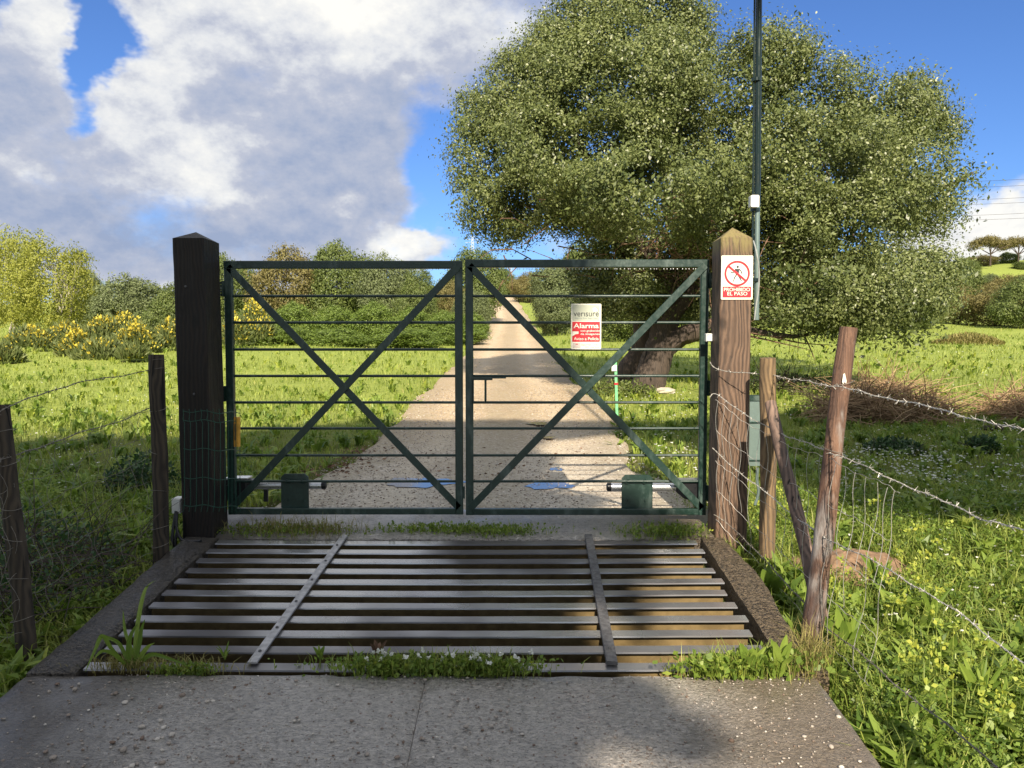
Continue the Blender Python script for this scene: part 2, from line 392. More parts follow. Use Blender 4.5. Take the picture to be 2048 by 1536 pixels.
M['cream'] = simple('cream_sign_sheet', (.80, .79, .68), .35, 0, .08, 15, 0)
M['sage'] = simple('sage_print', (.47, .50, .40), .4, 0, .06, 15, 0)
M['ink'] = simple('dark_print', (.035, .04, .045), .4, 0, .1, 20, 0)
M['greyink'] = simple('grey_print', (.22, .26, .25), .4, 0, .1, 20, 0)
M['pole'] = simple('green_black_pole_paint', (.018, .035, .034), .22, .3, .3, 14, 0)
M['galv'] = simple('galvanised_pole', (.22, .30, .28), .35, .5, .3, 14, 0)
M['marker'] = simple('bright_green_marker_paint', (.18, .55, .25), .5)
M['stone'] = simple('pale_limestone', (.55, .50, .40), .85, 0, .4, 12, .5)
M['soil_red'] = simple('reddish_dug_soil', (.27, .17, .10), .95, 0, .55, 22, 1.0)
M['pylon'] = simple('pylon_steel', (.55, .57, .60), .6)
def rail():
    t = NT('worn_wet_steel'); n = t.noise(1.1, 3, .5, (1, 1, 1)); s = t.noise(60, 3, .6, (.03, 1, 1)); b = t.noise(24, 5, .75)
    c = t.mix(t.rng(n, .4, .62), (.42, .42, .43), (.13, .125, .13)); c = t.mix(t.rng(b, .6, .74, 0, .4), c, (.085, .06, .045))
    t.col(c); t.b.inputs['Metallic'].default_value = .75
    t.rough(t.rng(n, .38, .62, .22, .42)); t.bump(b, .10, .002); return t.m
M['rail'] = rail()
M['flat_bar'] = simple('bright_flat_steel', (.46, .46, .47), .42, .55, .4, 28, .15)
M['pipe_bar'] = simple('grey_crusted_steel', (.14, .14, .145), .5, .35, .5, 40, .4)
M['beam'] = simple('mossy_rusty_beam', (.19, .135, .055), .9, 0, .4, 12, .5)
def concrete(name, base, dark, stain, agg=1.0, coat=.8):
    t = NT(name); v = t.noise(75, 0, 0, (1, 1, 1), kind='v'); n = t.noise(34, 7, .72, (1, 1.7, 1), dist=.4); big = t.noise(1.3, 5, .6); m = t.noise(150, 4, .7); vc = t.noise(115, 0, 0, kind='c')
    c = t.mix(t.rng(n, .38, .62), tuple(x*.7 for x in base), base)
    c = t.mix(t.rng(m, .6, .75, 0, .55), c, tuple(min(1, x*1.7) for x in base))
    gv = t.N.new('ShaderNodeSeparateColor'); t.L.new(vc, gv.inputs[0])
    c = t.mix(t.rng(gv.outputs[0], .95, .97, 0, .8), c, (.62, .56, .46)); c = t.mix(t.rng(gv.outputs[1], .975, .98, 0, .7), c, (.24, .15, .10))
    pit_ = t.noise(60, 3, .55, (1, 2.4, 1), dist=1.2); c = t.mix(t.rng(pit_, .58, .67, 0, .75), c, tuple(x*.2 for x in base))
    c = t.mix(t.rng(big, .55, .75, 0, .3), c, dark)
    # moss and damp that has crept in from both edges of the slab
    x = t.sep(0); xn = t.math('ADD', x, t.math('MULTIPLY', t.math('SUBTRACT', big, .5), .9))
    c = t.mix(t.math('MULTIPLY', t.rng(xn, -1.0, -1.75), .85), c, dark); c = t.mix(t.math('MULTIPLY', t.rng(xn, .52, 1.0), .8), c, stain)
    t.col(c); t.rough(t.rng(n, .3, .7, .32, .7)); h = t.math('ADD', t.math('MULTIPLY', n, 1.5), t.math('ADD', t.math('MULTIPLY', v, .5), t.math('MULTIPLY', m, .35)))
    h = t.math('SUBTRACT', h, t.math('MULTIPLY', t.rng(pit_, .52, .68), 1.8)); t.bump(h, 1.0*agg, .03); t.b.inputs['Coat Roughness'].default_value = .28; t.L.new(t.rng(t.noise(2.3, 4, .6), .35, .6, coat*.2, coat), t.b.inputs['Coat Weight']); return t.m
M['concrete'] = concrete('rough_exposed_concrete', (.70, .645, .575), (.15, .13, .11), (.21, .16, .10))
M['curb'] = concrete('mossy_curb_concrete', (.33, .28, .21), (.15, .128, .10), (.25, .185, .11), 1.2, .15)
def gravel():
    t = NT('sandy_gravel_track'); n = t.noise(.9, 5, .6); f = t.noise(55, 5, .7); v = t.noise(45, 0, 0, kind='c'); m = t.noise(6, 6, .65); y = t.sep(1)
    gv = t.N.new('ShaderNodeSeparateColor'); t.L.new(v, gv.inputs[0])
    near = t.mix(t.rng(f, .35, .65), (.31, .275, .22), (.54, .49, .405)); far = t.mix(t.rng(m, .35, .65), (.50, .39, .24), (.40, .30, .185))
    c = t.mix(t.rng(t.math('ADD', y, t.math('MULTIPLY', n, 3)), 7.0, 14), near, far)
    c = t.mix(t.rng(gv.outputs[0], .86, .9, 0, .7), c, (.62, .56, .47)); c = t.mix(t.rng(gv.outputs[1], .88, .92, 0, .6), c, (.17, .12, .09))
    c = t.mix(t.rng(n, .58, .74, 0, .4), c, (.24, .18, .12))
    ln = t.attr('lane'); lf = t.math('ADD', ln, t.math('MULTIPLY', t.math('SUBTRACT', m, .5), 1.2)); c = t.mix(t.rng(lf, .35, -.1, 0, .42), c, (.22, .19, .12)); c = t.mix(t.rng(lf, .5, 1.0, 0, .22), c, (.62, .54, .40))
    t.col(c); t.rough(.88); t.bump(t.math('ADD', f, t.math('MULTIPLY', m, .8)), .8, .015); return t.m
M['gravel'] = gravel()
def ground():
    t = NT('grassy_ground'); n = t.noise(.35, 5, .6); f = t.noise(7, 6, .7); g = t.noise(45, 5, .7); y = t.sep(1)
    c = t.mix(t.rng(f, .35, .65), (.20, .26, .05), (.28, .33, .075)); c = t.mix(t.rng(n, .5, .7, 0, .6), c, (.28, .32, .07))
    soil = t.mix(t.rng(g, .4, .6), (.055, .075, .02), (.09, .065, .04))
    c = t.mix(t.rng(y, 13, 6, 0, .85), c, soil)
    t.col(c); t.rough(.95); t.bump(t.math('ADD', t.math('MULTIPLY', g, .4), f), .9, .05); t.b.inputs['Specular IOR Level'].default_value = .15; return t.m
M['ground'] = ground()
M['hill'] = simple('hill_haze_tint', (.20, .29, .36), 1, 0, .25, .006, 0)  # distance haze is put into this blue base colour
def water():
    t = NT('puddle_water'); t.col((.11, .085, .055)); t.rough(.03); t.b.inputs['Specular IOR Level'].default_value = .6; t.b.inputs['IOR'].default_value = 1.33
    t.bump(t.noise(14, 2, .5), .02, .002); return t.m
M['water'] = water()
def mudwater():
    t = NT('muddy_puddle_water'); t.col((.42, .27, .075)); t.rough(.12); t.bump(t.noise(14, 2, .5), .02, .002); return t.m
M['mudwater'] = mudwater()
M['oakleaf'] = leafmat('oak_leaf', (.060, .088, .026), (.155, .19, .058), (.25, .285, .10), .27, .42, .5, tip=(.25, .28, .12))
M['bushleaf'] = leafmat('bush_leaf', (.060, .092, .022), (.13, .172, .042), (.21, .25, .07), .28, .55)
M['brownleaf'] = leafmat('brownish_leaf', (.105, .092, .03), (.19, .165, .055), (.27, .25, .085), .28, .6)
M['yellowleaf'] = leafmat('spring_leaf', (.17, .20, .03), (.29, .31, .05), (.38, .39, .08), .35, .55)
M['greyleaf'] = leafmat('olive_grey_leaf', (.075, .098, .038), (.145, .18, .07), (.22, .26, .11), .25, .55)
M['bramble'] = leafmat('bramble_leaf', (.07, .115, .02), (.155, .225, .04), (.24, .32, .06), .33, .5)
M['broomgreen'] = leafmat('broom_stem', (.075, .10, .032), (.13, .165, .05), (.19, .22, .075), .25, .6)
M['broomflower'] = leafmat('broom_flower', (.40, .33, .03), (.58, .48, .05), (.68, .60, .10), .25, .6)
M['grass'] = leafmat('grass_blade', (.12, .17, .035), (.25, .315, .06), (.38, .43, .095), .42, .5, .35, tip=(.45, .44, .14))
M['weed'] = leafmat('weed_leaf', (.08, .145, .024), (.19, .28, .045), (.31, .40, .075), .4, .45, .4, tip=(.46, .48, .07))
M['darkweed'] = leafmat('dark_weed_leaf', (.022, .055, .018), (.04, .09, .03), (.07, .13, .045), .25, .5)
M['drygrass'] = leafmat('dry_grass', (.15, .13, .04), (.25, .22, .07), (.34, .30, .11), .3, .7)
M['deadtwig'] = leafmat('dead_twigs', (.13, .08, .04), (.27, .17, .09), (.42, .30, .17), .05, .8)
M['petal'] = leafmat('white_petal', (.7, .7, .66), (.78, .78, .74), (.82, .82, .78), .2, .6)
M['petal_yellow'] = leafmat('yellow_petal', (.70, .60, .03), (.75, .68, .05), (.8, .75, .1), .2, .6)
M['pebble'] = leafmat('pebble', (.16, .11, .08), (.34, .30, .255), (.60, .56, .49), 0, .75)
M['wetleaf'] = leafmat('brown_litter', (.09, .05, .03), (.17, .10, .06), (.25, .16, .10), 0, .8)

# ------------------------------------------------------------------ leaf, blade and crown generators (numpy)
def unit(v): return v/np.maximum(np.linalg.norm(v, axis=-1, keepdims=True), 1e-9)
def leaf_quads(P, D, size, aspect=.5, spread=.9):
    n = len(P); size = np.broadcast_to(size, (n,))[:, None]*rng.uniform(.6, 1.25, (n, 1))
    t = unit(D+rng.normal(0, spread, (n, 3))); r = rng.normal(0, 1, (n, 3)); s = unit(np.cross(t, r))
    q = np.stack([P, P+t*size*.45+s*size*aspect*.5, P+t*size, P+t*size*.45-s*size*aspect*.5], 1)
    return q.reshape(-1, 3), np.arange(4*n).reshape(n, 4)
def facing_quads(P, Nn, size, aspect=.5, spread=.75, droop=0.0):
    n = len(P); size = np.broadcast_to(size, (n,))[:, None]*rng.uniform(.6, 1.25, (n, 1))
    nn = unit(unit(Nn)+rng.normal(0, spread, (n, 3))); r = rng.normal(0, 1, (n, 3))+np.array([0, 0, droop]); t = unit(r-nn*(r*nn).sum(1, keepdims=True)); s = np.cross(nn, t)
    q = np.stack([P, P+t*size*.45+s*size*aspect*.5, P+t*size, P+t*size*.45-s*size*aspect*.5], 1)
    return q.reshape(-1, 3), np.arange(4*n).reshape(n, 4)
def blades(P, h, w, lean=.35, n_dir=None):
    n = len(P); h = np.broadcast_to(h, (n,)); w = np.broadcast_to(w, (n,))
    a = rng.uniform(0, 2*PI, n); l = rng.uniform(.2, 1, n)*lean if n_dir is None else np.full(n, lean)
    if n_dir is not None: a = n_dir
    dx, dy = np.cos(a), np.sin(a); b = a+PI/2+rng.normal(0, .5, n); sx, sy = np.cos(b)*w/2, np.sin(b)*w/2
    z = np.zeros(n); S = np.stack([sx, sy, z], 1); Dv = np.stack([dx, dy, z], 1)
    Z = np.array([0, 0, 1.])
    m = P+Dv*(l*h*.35)[:, None]+Z*(h*.6)[:, None]; tp = P+Dv*(l*h*1.1)[:, None]+Z*(h*(1-.35*l))[:, None]
    V = np.stack([P-S*.7, P+S*.7, m-S, m+S, tp], 1).reshape(-1, 3); k = (np.arange(n)*5)[:, None]
    F = np.concatenate([k+np.array([[0, 1, 3]]), k+np.array([[0, 3, 2]]), k+np.array([[2, 3, 4]])], 1).reshape(-1, 3)
    return V, F
def vn3(P, s):
    x, y, z = P[:, 0], P[:, 1], P[:, 2]; zi = np.floor(z/s); f = z/s-zi; f = f*f*(3-2*f)
    return vnoise(x+zi*17.3*s, y+zi*5.1*s, s, 6)*(1-f)+vnoise(x+(zi+1)*17.3*s, y+(zi+1)*5.1*s, s, 6)*f
def crown_cloud(blobs, n_clump, per, rc, size, shell=(.72, 1.03), aspect=.5, up=.25, cull=.72, flat=1.0, lump=.10, spread=.42, gap=None):
    """blobs (x,y,z,rx,ry,rz): leafy clumps spread over the shells of overlapping ellipsoids"""
    B = np.array(blobs, float); area = (B[:, 3]*B[:, 4]+B[:, 4]*B[:, 5]+B[:, 3]*B[:, 5]); pr = area/area.sum()
    idx = rng.choice(len(B), int(n_clump*(1.8 if gap is None else 3.2)), p=pr); d = unit(rng.normal(0, 1, (len(idx), 3)))
    r = rng.uniform(*shell, len(idx)); r *= 1+lump*np.sin(d[:, 0]*9+idx)*np.sin(d[:, 2]*8+idx*2)
    C = B[idx, :3]+d*B[idx, 3:]*r[:, None]
    inside = np.zeros(len(C), bool)
    for j in range(len(B)):
        q = (((C-B[j, :3])/B[j, 3:])**2).sum(1); inside |= (q < cull**2) & (idx != j)
    if gap is not None: inside |= (vn3(C, gap[0])*.65+vn3(C+5, gap[0]*.45)*.35 < gap[1])
    C = C[~inside][:n_clump]; O = unit(d*1/np.ones(3))[~inside][:n_clump]; m = len(C)
    ct = rng.uniform(-.2, .2, m)
    k = rng.integers(int(per*.6), int(per*1.4)+1, m); rep = np.repeat(np.arange(m), k); n = len(rep)
    # every clump is a set of shoots radiating outward
    off = rng.normal(0, 1, (n, 3))*rc*rng.uniform(.5, 1.2, m)[rep][:, None]; off[:, 2] *= .8*flat
    P = C[rep]+off+O[rep]*rng.uniform(-.3, .6, (n, 1))*rc
    D = O[rep]*.7+unit(off)*.8+np.array([0, 0, up*.8])
    V, F = facing_quads(P, D, size, aspect, spread, .5)
    tint = np.clip(.45+ct[rep]+rng.normal(0, .17, n), 0, 1)
    return V, F, tint
def join(parts):
    Vs, Fs, Ts = [], [], []; b = 0
    for V, F, T in parts: Vs.append(V); Fs.append(F+b); Ts.append(T); b += len(V)
    return np.concatenate(Vs), np.concatenate(Fs), np.concatenate(Ts)

# ------------------------------------------------------------------ setting
def axis(segs):
    out = []
    for a, b, n in segs: out += list(np.linspace(a, b, n, endpoint=False))
    return np.array(out+[segs[-1][1]])
def make_ground():
    X = axis([(-4000, -300, 10), (-300, -60, 24), (-60, -14, 60), (-14, -5, 60), (-5, 5, 140), (5, 14, 60), (14, 60, 60), (60, 300, 48), (300, 4000, 10)])
    Yv = axis([(-400, -40, 14), (-40, -4, 30), (-4, 1, 20), (1, 12, 150), (12, 30, 110), (30, 90, 110), (90, 300, 50), (300, 6000, 14)])
    for v in (DXL+.079, DXL+.081, DXR-.079, DXR-.081): X = np.sort(np.append(X, v))
    for v in (5.249, 5.251): Yv = np.sort(np.append(Yv, v))
    gx, gy = np.meshgrid(X, Yv); Z = terrain(gx, gy); n, m = gx.shape
    V = np.stack([gx, gy, Z], -1).reshape(-1, 3); i = np.arange((n-1)*m).reshape(n-1, m)[:, :-1].ravel()
    F = np.stack([i, i+1, i+m+1, i+m], 1)
    tag(new_obj('ground', raw_mesh('ground', V, F, M['ground'], smooth=True)), 'grassy meadow sloping up from the gate on both sides of the track', 'ground', kind='structure')
make_ground()
def make_road():
    ys = np.concatenate([np.linspace(5.28, 14, 90), np.linspace(14.3, 60, 120), np.linspace(61, RY[-1]+8, 20)]); rows = []
    nx = 41; lanes = []
    for y in ys:
        l, r = np.interp(y, RY, RL), np.interp(y, RY, RR)
        l += (vnoise(y, 0, .6, 5)-.5)*.25; r += (vnoise(y, 9, .6, 6)-.5)*.25
        xs = np.linspace(l-.08, r+.08, nx); us = np.linspace(0, 1, nx); rut = np.exp(-((us-.27)/.09)**2)+np.exp(-((us-.73)/.09)**2); lanes.append(rut); z = terr0(xs, y)+.012-.022*rut*sst(7.5, 9, y)+.012*np.exp(-((us-.5)/.12)**2)*sst(7.5, 9, y)+(vnoise(xs, y, .5, 8)-.5)*.018*sst(7.5, 9, y)
        z[0] -= .07; z[-1] -= .07
        if y < 5.3: z = z*0+.462
        rows.append(np.stack([xs, np.full(nx, y), z], 1))
    V = np.concatenate(rows); i = (np.arange(len(ys)-1)[:, None]*nx+np.arange(nx-1)[None]).ravel()
    tag(new_obj('dirt_road', raw_mesh('dirt_road', V, np.stack([i, i+1, i+nx+1, i+nx], 1), M['gravel'], smooth=True)), 'sandy gravel track running uphill from the gate', 'road', kind='structure')
    at_ = bpy.data.objects['dirt_road'].data.attributes.new('lane', 'FLOAT', 'POINT'); at_.data.foreach_set('value', np.concatenate(lanes).astype(np.float32))
make_road()
def make_hills():
    xs = np.linspace(-3600, 3600, 160); rows = []
    ridge = 75+70*vnoise(xs, 0, 900, 3)+40*vnoise(xs, 3, 300, 4)+95*np.exp(-((xs+1500)/700)**2)
    for k, (dy, f) in enumerate([(-900, 0), (-500, .45), (-200, .8), (0, 1), (400, .7)]): rows.append(np.stack([xs, 3000+dy+0*xs, -5+(ridge+5)*f], 1))
    V = np.concatenate(rows); m = len(xs); i = (np.arange(4)[:, None]*m+np.arange(m-1)[None]).ravel()
    tag(new_obj('distant_hills', raw_mesh('distant_hills', V, np.stack([i, i+1, i+m+1, i+m], 1), M['hill'], smooth=True)), 'low haze-blue hills far behind the trees on the left', 'hills', kind='structure')
make_hills()

# ------------------------------------------------------------------ driveway slab with the pit of the cattle grid
drive = thing('driveway', (0, 3, zd(3)), 'rough concrete ramp with a sunk pit in front of the gate', 'driveway'); tag(drive, kind='structure')
IL0, IL1 = dpt(150, 1347), dpt(437, 1076)      # inner left corner front, back
IR0, IR1 = dpt(1580, 1347), dpt(1402, 1076)
YF, YB = IL0.y, IL1.y
def ixl(y): return IL0.x+(IL1.x-IL0.x)*(y-YF)/(YB-YF)
def ixr(y): return IR0.x+(IR1.x-IR0.x)*(y-YF)/(YB-YF)
def slab(name, x0, x1, y0, y1, nx, ny, mat, z0=-.35, dz=0, fx0=None, fx1=None, rough=.004):
    """slab with a slightly uneven top, following the slope of the drive"""
    gx, gy = np.meshgrid(np.linspace(0, 1, nx), np.linspace(y0, y1, ny))
    a = x0 if fx0 is None else fx0(gy); b = x1 if fx1 is None else fx1(gy); X = a+(b-a)*gx
    Z = zd(gy)+dz+(vnoise(X, gy, .05, 2)-.5)*rough+(vnoise(X, gy, .35, 4)-.5)*rough*2
    ed = (gx == 0) | (gx == 1) | (gy == y0) | (gy == y1); Z = Z-np.where(ed, .006+.008*vnoise(X, gy, .06, 9), 0)
    V = np.stack([X, gy, Z], -1).reshape(-1, 3).tolist(); F = []
    for j in range(ny-1):
        for i in range(nx-1): k = j*nx+i; F.append((k, k+1, k+nx+1, k+nx))
    rim = [i for i in range(nx)]+[j*nx+nx-1 for j in range(1, ny)]+[(ny-1)*nx+i for i in range(nx-2, -1, -1)]+[j*nx for j in range(ny-2, 0, -1)]
    b0 = len(V); V += [(V[i][0], V[i][1], V[i][2]+z0) for i in rim]; n = len(rim)
    for q in range(n): F.append((rim[q], b0+q, b0+(q+1) % n, rim[(q+1) % n]))
    m = MB(); m.add(V, F); return m.build(name, mat, drive, True)
XJ = dpt(830, 1450).x
slab('concrete_panel', DXL, XJ-.0007, -6, YF, 60, 160, M['concrete'])
slab('concrete_panel', XJ+.0007, DXR, -6, YF, 60, 160, M['concrete'], dz=-.002)
slab('concrete_curb', 0, 0, YF+.002, YB, 8, 60, M['curb'], z0=-.75, fx0=lambda y: ixl(y)-.20+0*y, fx1=ixl, dz=.012, rough=.008)
slab('concrete_curb', 0, 0, YF+.002, YB, 8, 60, M['curb'], z0=-.75, fx0=ixr, fx1=lambda y: ixr(y)+.155+.02*np.sin(y*5), dz=.012, rough=.008)
slab('concrete_apron', -1.98, 1.42, YB+.002, 5.30, 70, 16, M['concrete'], rough=.006, z0=-.6)
slab('ledge', ixl(YF)+.7, ixr(YF)-.5, YF+.002, YF+.035, 60, 3, M['concrete'], dz=-.02, rough=.01)
pit = MB()
pit.add([(ixl(YF)-.02, YF-.01, zd(YF)-.70), (ixr(YF)+.02, YF-.01, zd(YF)-.70), (ixr(YB)+.02, YB+.01, zd(YB)-.73), (ixl(YB)-.02, YB+.01, zd(YB)-.73)], [(0, 1, 2, 3)])
pit.build('pit_floor', simple('pit_mud', (.10, .08, .05), .9, 0, .4, 10, .5), drive)

# cattle grid
grid = thing('cattle_grid', (-.35, 3.9, zd(3.9)), 'steel cattle grid of parallel rails over a pit before the gate', 'cattle grid')
NR = 11; y_first = dpt(800, 1330, .0).y; y_last = dpt(800, 1083, 0).y
dirs = Vector((0, 1, SL)).normalized(); nup = Vector((0, -SL, 1)).normalized()
for i in range(NR):
    y = y_first+(y_last-y_first)*i/(NR-1); xa, xb = ixl(y)+.012, ixr(y)-.03-.012*(i % 3); z = zd(y)-.002
    w = .062
    r = MB(); prof = [(-w/2, -.007), (-w/2+.002, 0), (w/2-.002, 0), (w/2, -.007)]
    m = 26; xs = [xa+(xb-xa)*k/m for k in range(m+1)]
    sag = lambda x: -.006*math.sin(PI*(x-xa)/(xb-xa))+random.uniform(-.0006, .0006)
    r.loft([[Vector((x, y, z+sg))+dirs*a+nup*b for a, b in prof] for x in xs for sg in [sag(x)]])
    o = r.build('rail', M['rail'], grid)
    wb = MB(); wb.bar((xa, y+.012, z-.058), (xb-.012, y+.012, z-.058), .095, .014, .001, up=(0, 1, 0))
    wb.bar((xa, y+.004, z-.112), (xb-.012, y+.004, z-.112), .008, .055, .001, up=(0, 1, 0)); wb.build('beam', M['beam'], o)
def strip(name, a, b, wd, th, mat, lift):
    a, b = Vector(a), Vector(b); a += nup*lift; b += nup*lift; m = MB()
    d = (b-a); k = 10; pts = [a+d*i/k for i in range(k+1)]; rr = d.normalized().cross(nup).normalized()
    m.loft([[p+rr*x*wd+nup*zz for x, zz in ((-.5, 0), (-.5, th*.7), (-.46, th), (.46, th), (.5, th*.7), (.5, 0))] for p in pts])
    return m.build(name, mat, grid)
s1 = strip('cross_strip', dpt(504, 1329), dpt(690, 1072), .042, .008, M['flat_bar'], .002)
s2 = strip('cross_strip', dpt(1224, 1331), dpt(1177, 1074), .048, .018, M['pipe_bar'], .001)
for par, a, b, fr in ((s1, dpt(504, 1329), dpt(690, 1072), (.06, .2, .38, .55, .72, .88)), (s2, dpt(1224, 1331), dpt(1177, 1074), (.32, .07))):
    for f in fr:
        p = a.lerp(b, f)+nup*(.010 if par is s1 else .019); m = MB(); m.tube([p, p+nup*.006], [.008, .006], 8); m.build('bolt', M['pipe_bar'], par)

# ------------------------------------------------------------------ puddles
def puddle(px, py, rx, ry, mat, label, seed):
    a = hit(px-rx, py); b = hit(px+rx, py); c = hit(px, py); f = hit(px, py-ry); g = hit(px, py+ry)
    R, S = (b.x-a.x)/2, (f.y-g.y)/2; n = 64; vs = []
    for i in range(n):
        t = 2*PI*i/n; k = 1+.16*math.sin(3*t+seed)+.10*math.sin(5*t+seed*2)+.07*math.sin(9*t+seed)+.04*math.sin(17*t)
        vs.append((c.x+R*k*math.cos(t), c.y+S*k*math.sin(t)))
    zz = max(float(terr0(x, y)) for x, y in vs)+.0145
    m = MB(); m.add([(x, y, zz) for x, y in vs], [tuple(range(n))]); o = m.build('puddle', mat); tag(o, label, 'puddle', kind='structure')
puddle(842, 968, 72, 10, M['water'], 'rain puddle behind the left gate leaf near the centre', 1)
puddle(1098, 974, 46, 8, M['water'], 'rain puddle behind the right gate leaf reflecting sky', 2.3)
puddle(1113, 941, 14, 4, M['water'], 'smallest rain puddle on the track beyond the gate', 4)
puddle(1076, 850, 20, 4, M['mudwater'], 'yellowish muddy puddle on the track', 5)
puddle(1096, 877, 13, 3, M['mudwater'], 'smaller muddy puddle on the track', 6)

# ------------------------------------------------------------------ gate posts
def square_post(name, x0, x1, y0, y1, z0, z1, apex, mat, label, lean=(0, 0), cat='gate post'):
    root = thing(name, ((x0+x1)/2, (y0+y1)/2, z0), label, cat)
    m = MB(); c = .007; cx, cy = (x0+x1)/2, (y0+y1)/2; rings = []
    prof = [(x0+c, y0), (x1-c, y0), (x1, y0+c), (x1, y1-c), (x1-c, y1), (x0+c, y1), (x0, y1-c), (x0, y0+c)]
    for k in range(25):
        z = z0-.25+(z1-z0+.25)*k/24; t = k/24-.1
        rings.append([(x+lean[0]*t+random.uniform(-.0012, .0012), y+lean[1]*t+random.uniform(-.0012, .0012), z) for x, y in prof])
    m.loft(rings); m.build('post_shaft', mat, root, False)
    a = MB(); top = [(x+lean[0]*.9, y+lean[1]*.9, z1+.0005) for x, y in prof]; ap = (cx+lean[0]*.9, cy+lean[1]*.9, apex)
    a.add(top+[ap], [(i, (i+1) % 8, 8) for i in range(8)]+[tuple(range(7, -1, -1))]); a.build('post_cap', mat, root)
    return root
YP = 4.68
lp = at(343, 476, YP); lq = at(406, 476, YP)
postL = square_post('gate_post', lp.x+.03, lq.x+.03, YP, YP+.25, .30, lp.z, at(388, 463, YP+.1).z, M['post_dark'], 'dark square timber gate post with pyramid top left of the gate', lean=(-.03, 0))
rp = at(1441, 476, YP); rq = at(1509, 476, YP)
postR = square_post('gate_post', rp.x-.004, rq.x-.018, YP, YP+.21, .34, rp.z, at(1467, 455, YP+.1).z, M['post_brown'], 'brown square timber gate post with mossy top and red ban sign', lean=(.010, 0))
for (px, py) in ((371, 573), (388, 788)):
    m = MB(); p = at(px, py, YP-.001); m.tube([p, p+Vector((0, -.006, 0))], [.008, .005], 8); m.build('bolt', M['pipe_bar'], postL)

# ------------------------------------------------------------------ gate leaves
YG = 5.0
def leaf(name, xl, xr, top, bot, label, hinge_left):
    root = thing(name, at((xl+xr)/2, bot, YG), label, 'gate', 'two leaves of the green gate')
    pL, pR = at(xl, top, YG).x, at(xr, top, YG).x; zt, zb = at(0, top, YG).z, at(0, bot, YG).z
    w = .05; d = .04
    def b(n, p0, p1, ww=w, dd=d, ch=.004): 
        m = MB(); m.bar(p0, p1, ww, dd, ch, up=(0, 1, 0)); return m.build(n, M['gate'], root)
    b('stile', (pL+w/2, YG, zb), (pL+w/2, YG, zt-w)); b('stile', (pR-w/2, YG, zb), (pR-w/2, YG, zt-w))
    b('top_rail', (pL, YG, zt-w/2), (pR, YG, zt-w/2)); b('bottom_rail', (pL+w, YG, zb+.02), (pR-w, YG, zb+.02), .04)
    for py in (592, 645, 699, 752, 805, 857, 911, 963):
        z = at(0, py, YG).z; m = MB(); m.tube([(pL+w*.8, YG+.008, z), (pR-w*.8, YG+.008, z)], .0088, 10); m.build('bar', M['gate'], root, True)
    wb = .046
    for s in (0, 1):
        xa, xb = (pL+w*.55, pR-w*.55) if s else (pR-w*.55, pL+w*.55)
        b('brace', (xa, YG-.028+s*.012, zt-w*.75), (xb, YG-.028+s*.012, zb+.045), wb, .008, .002)
    return root, pL, pR, zt, zb
gl, LL, LR, ZT, ZB = leaf('gate_leaf', 449, 925, 522, 1028, 'left leaf of the dark green metal gate, deep in shade', True)
gr, RLx, RRx, _, _ = leaf('gate_leaf', 930.5, 1417, 519.5, 1029, 'right leaf of the dark green metal gate, sunlit at its outer corner', False)
def plate(root, px0, px1, pyt):
    a, b = at(px0, pyt, YG+.035), at(px1, 1022, YG+.035); c = .022
    m = MB(); m.prism([(a.x, b.z), (b.x, b.z), (b.x, a.z-c), (b.x-c, a.z), (a.x+c, a.z), (a.x, a.z-c)], YG+.020, YG+.027); m.build('mounting_plate', M['gate'], root)
    for px in (px0+12, px1-14): m = MB(); p = at(px, 1000, YG+.019); m.tube([p, p+Vector((0, -.008, 0))], .007, 6); m.build('bolt', M['gate'], root)
    for px in (px0+12, px1-14):
        m = MB(); p = at(px, 963, YG+.008); m.tube([p+Vector((-.004+.011*math.cos(t), .0, 0))+Vector((.004, .013*math.cos(t)-.0, .013*math.sin(t))) for t in np.linspace(0, 2*PI, 12)], .003, 6); m.build('clamp', M['gate'], root)
plate(gl, 563, 619, 947); plate(gr, 1243, 1304, 949)
# latch and drop handle on the right leaf
m = MB(); p = at(944, 757, YG-.02); q = at(985, 757, YG-.02); m.bar(p, q, .022, .014); m.build('latch_plate', M['gate'], gr)
m = MB(); m.bar(at(985, 755.5, YG-.02), at(1012, 755.5, YG-.02), .010, .010); m.build('latch_bolt', M['gate'], gr)
m = MB(); m.tube([at(971, 760, YG-.03), at(971, 800, YG-.03), at(971, 804, YG-.03)], [.007, .0075, .004], 8); m.build('drop_handle', M['gate'], gr)
m = MB(); a, b = at(944, 760, YG-.016), at(948, 806, YG-.016); m.box((a.x, a.y-.004, b.z), (b.x, a.y+.004, a.z)); m.build('keeper', M['gate'], gr)
m = MB(); a = at(928, 985, YG-.02); m.tube([a+Vector((0, 0, -.04)), a+Vector((0, 0, .04))], .006, 8); m.build('bolt_rod', M['gate'], gr)
# hinges
for root, xs, sgn in ((gl, LL, -1), (gr, RRx, 1)):
    for py in ((578, 787, 985) if sgn < 0 else (562, 776, 985)):
        z = at(0, py, YG).z; m = MB(); m.box((min(xs, xs+sgn*.012), YG-.03, z-.05), (max(xs, xs+sgn*.012), YG+.02, z+.05))
        for k in range(5): m.tube([(xs+sgn*.018, YG-.01, z-.045+k*.019), (xs+sgn*.018, YG-.01, z-.030+k*.019)], .011, 10)
        m.tube([(xs+sgn*.012, YG-.02, z), (xs+sgn*.055, YG-.06, z)], .010, 8); m.ball((xs+sgn*.034, YG-.05, z), .021, 8, 6)
        m.build('hinge', M['gate'], root, True)
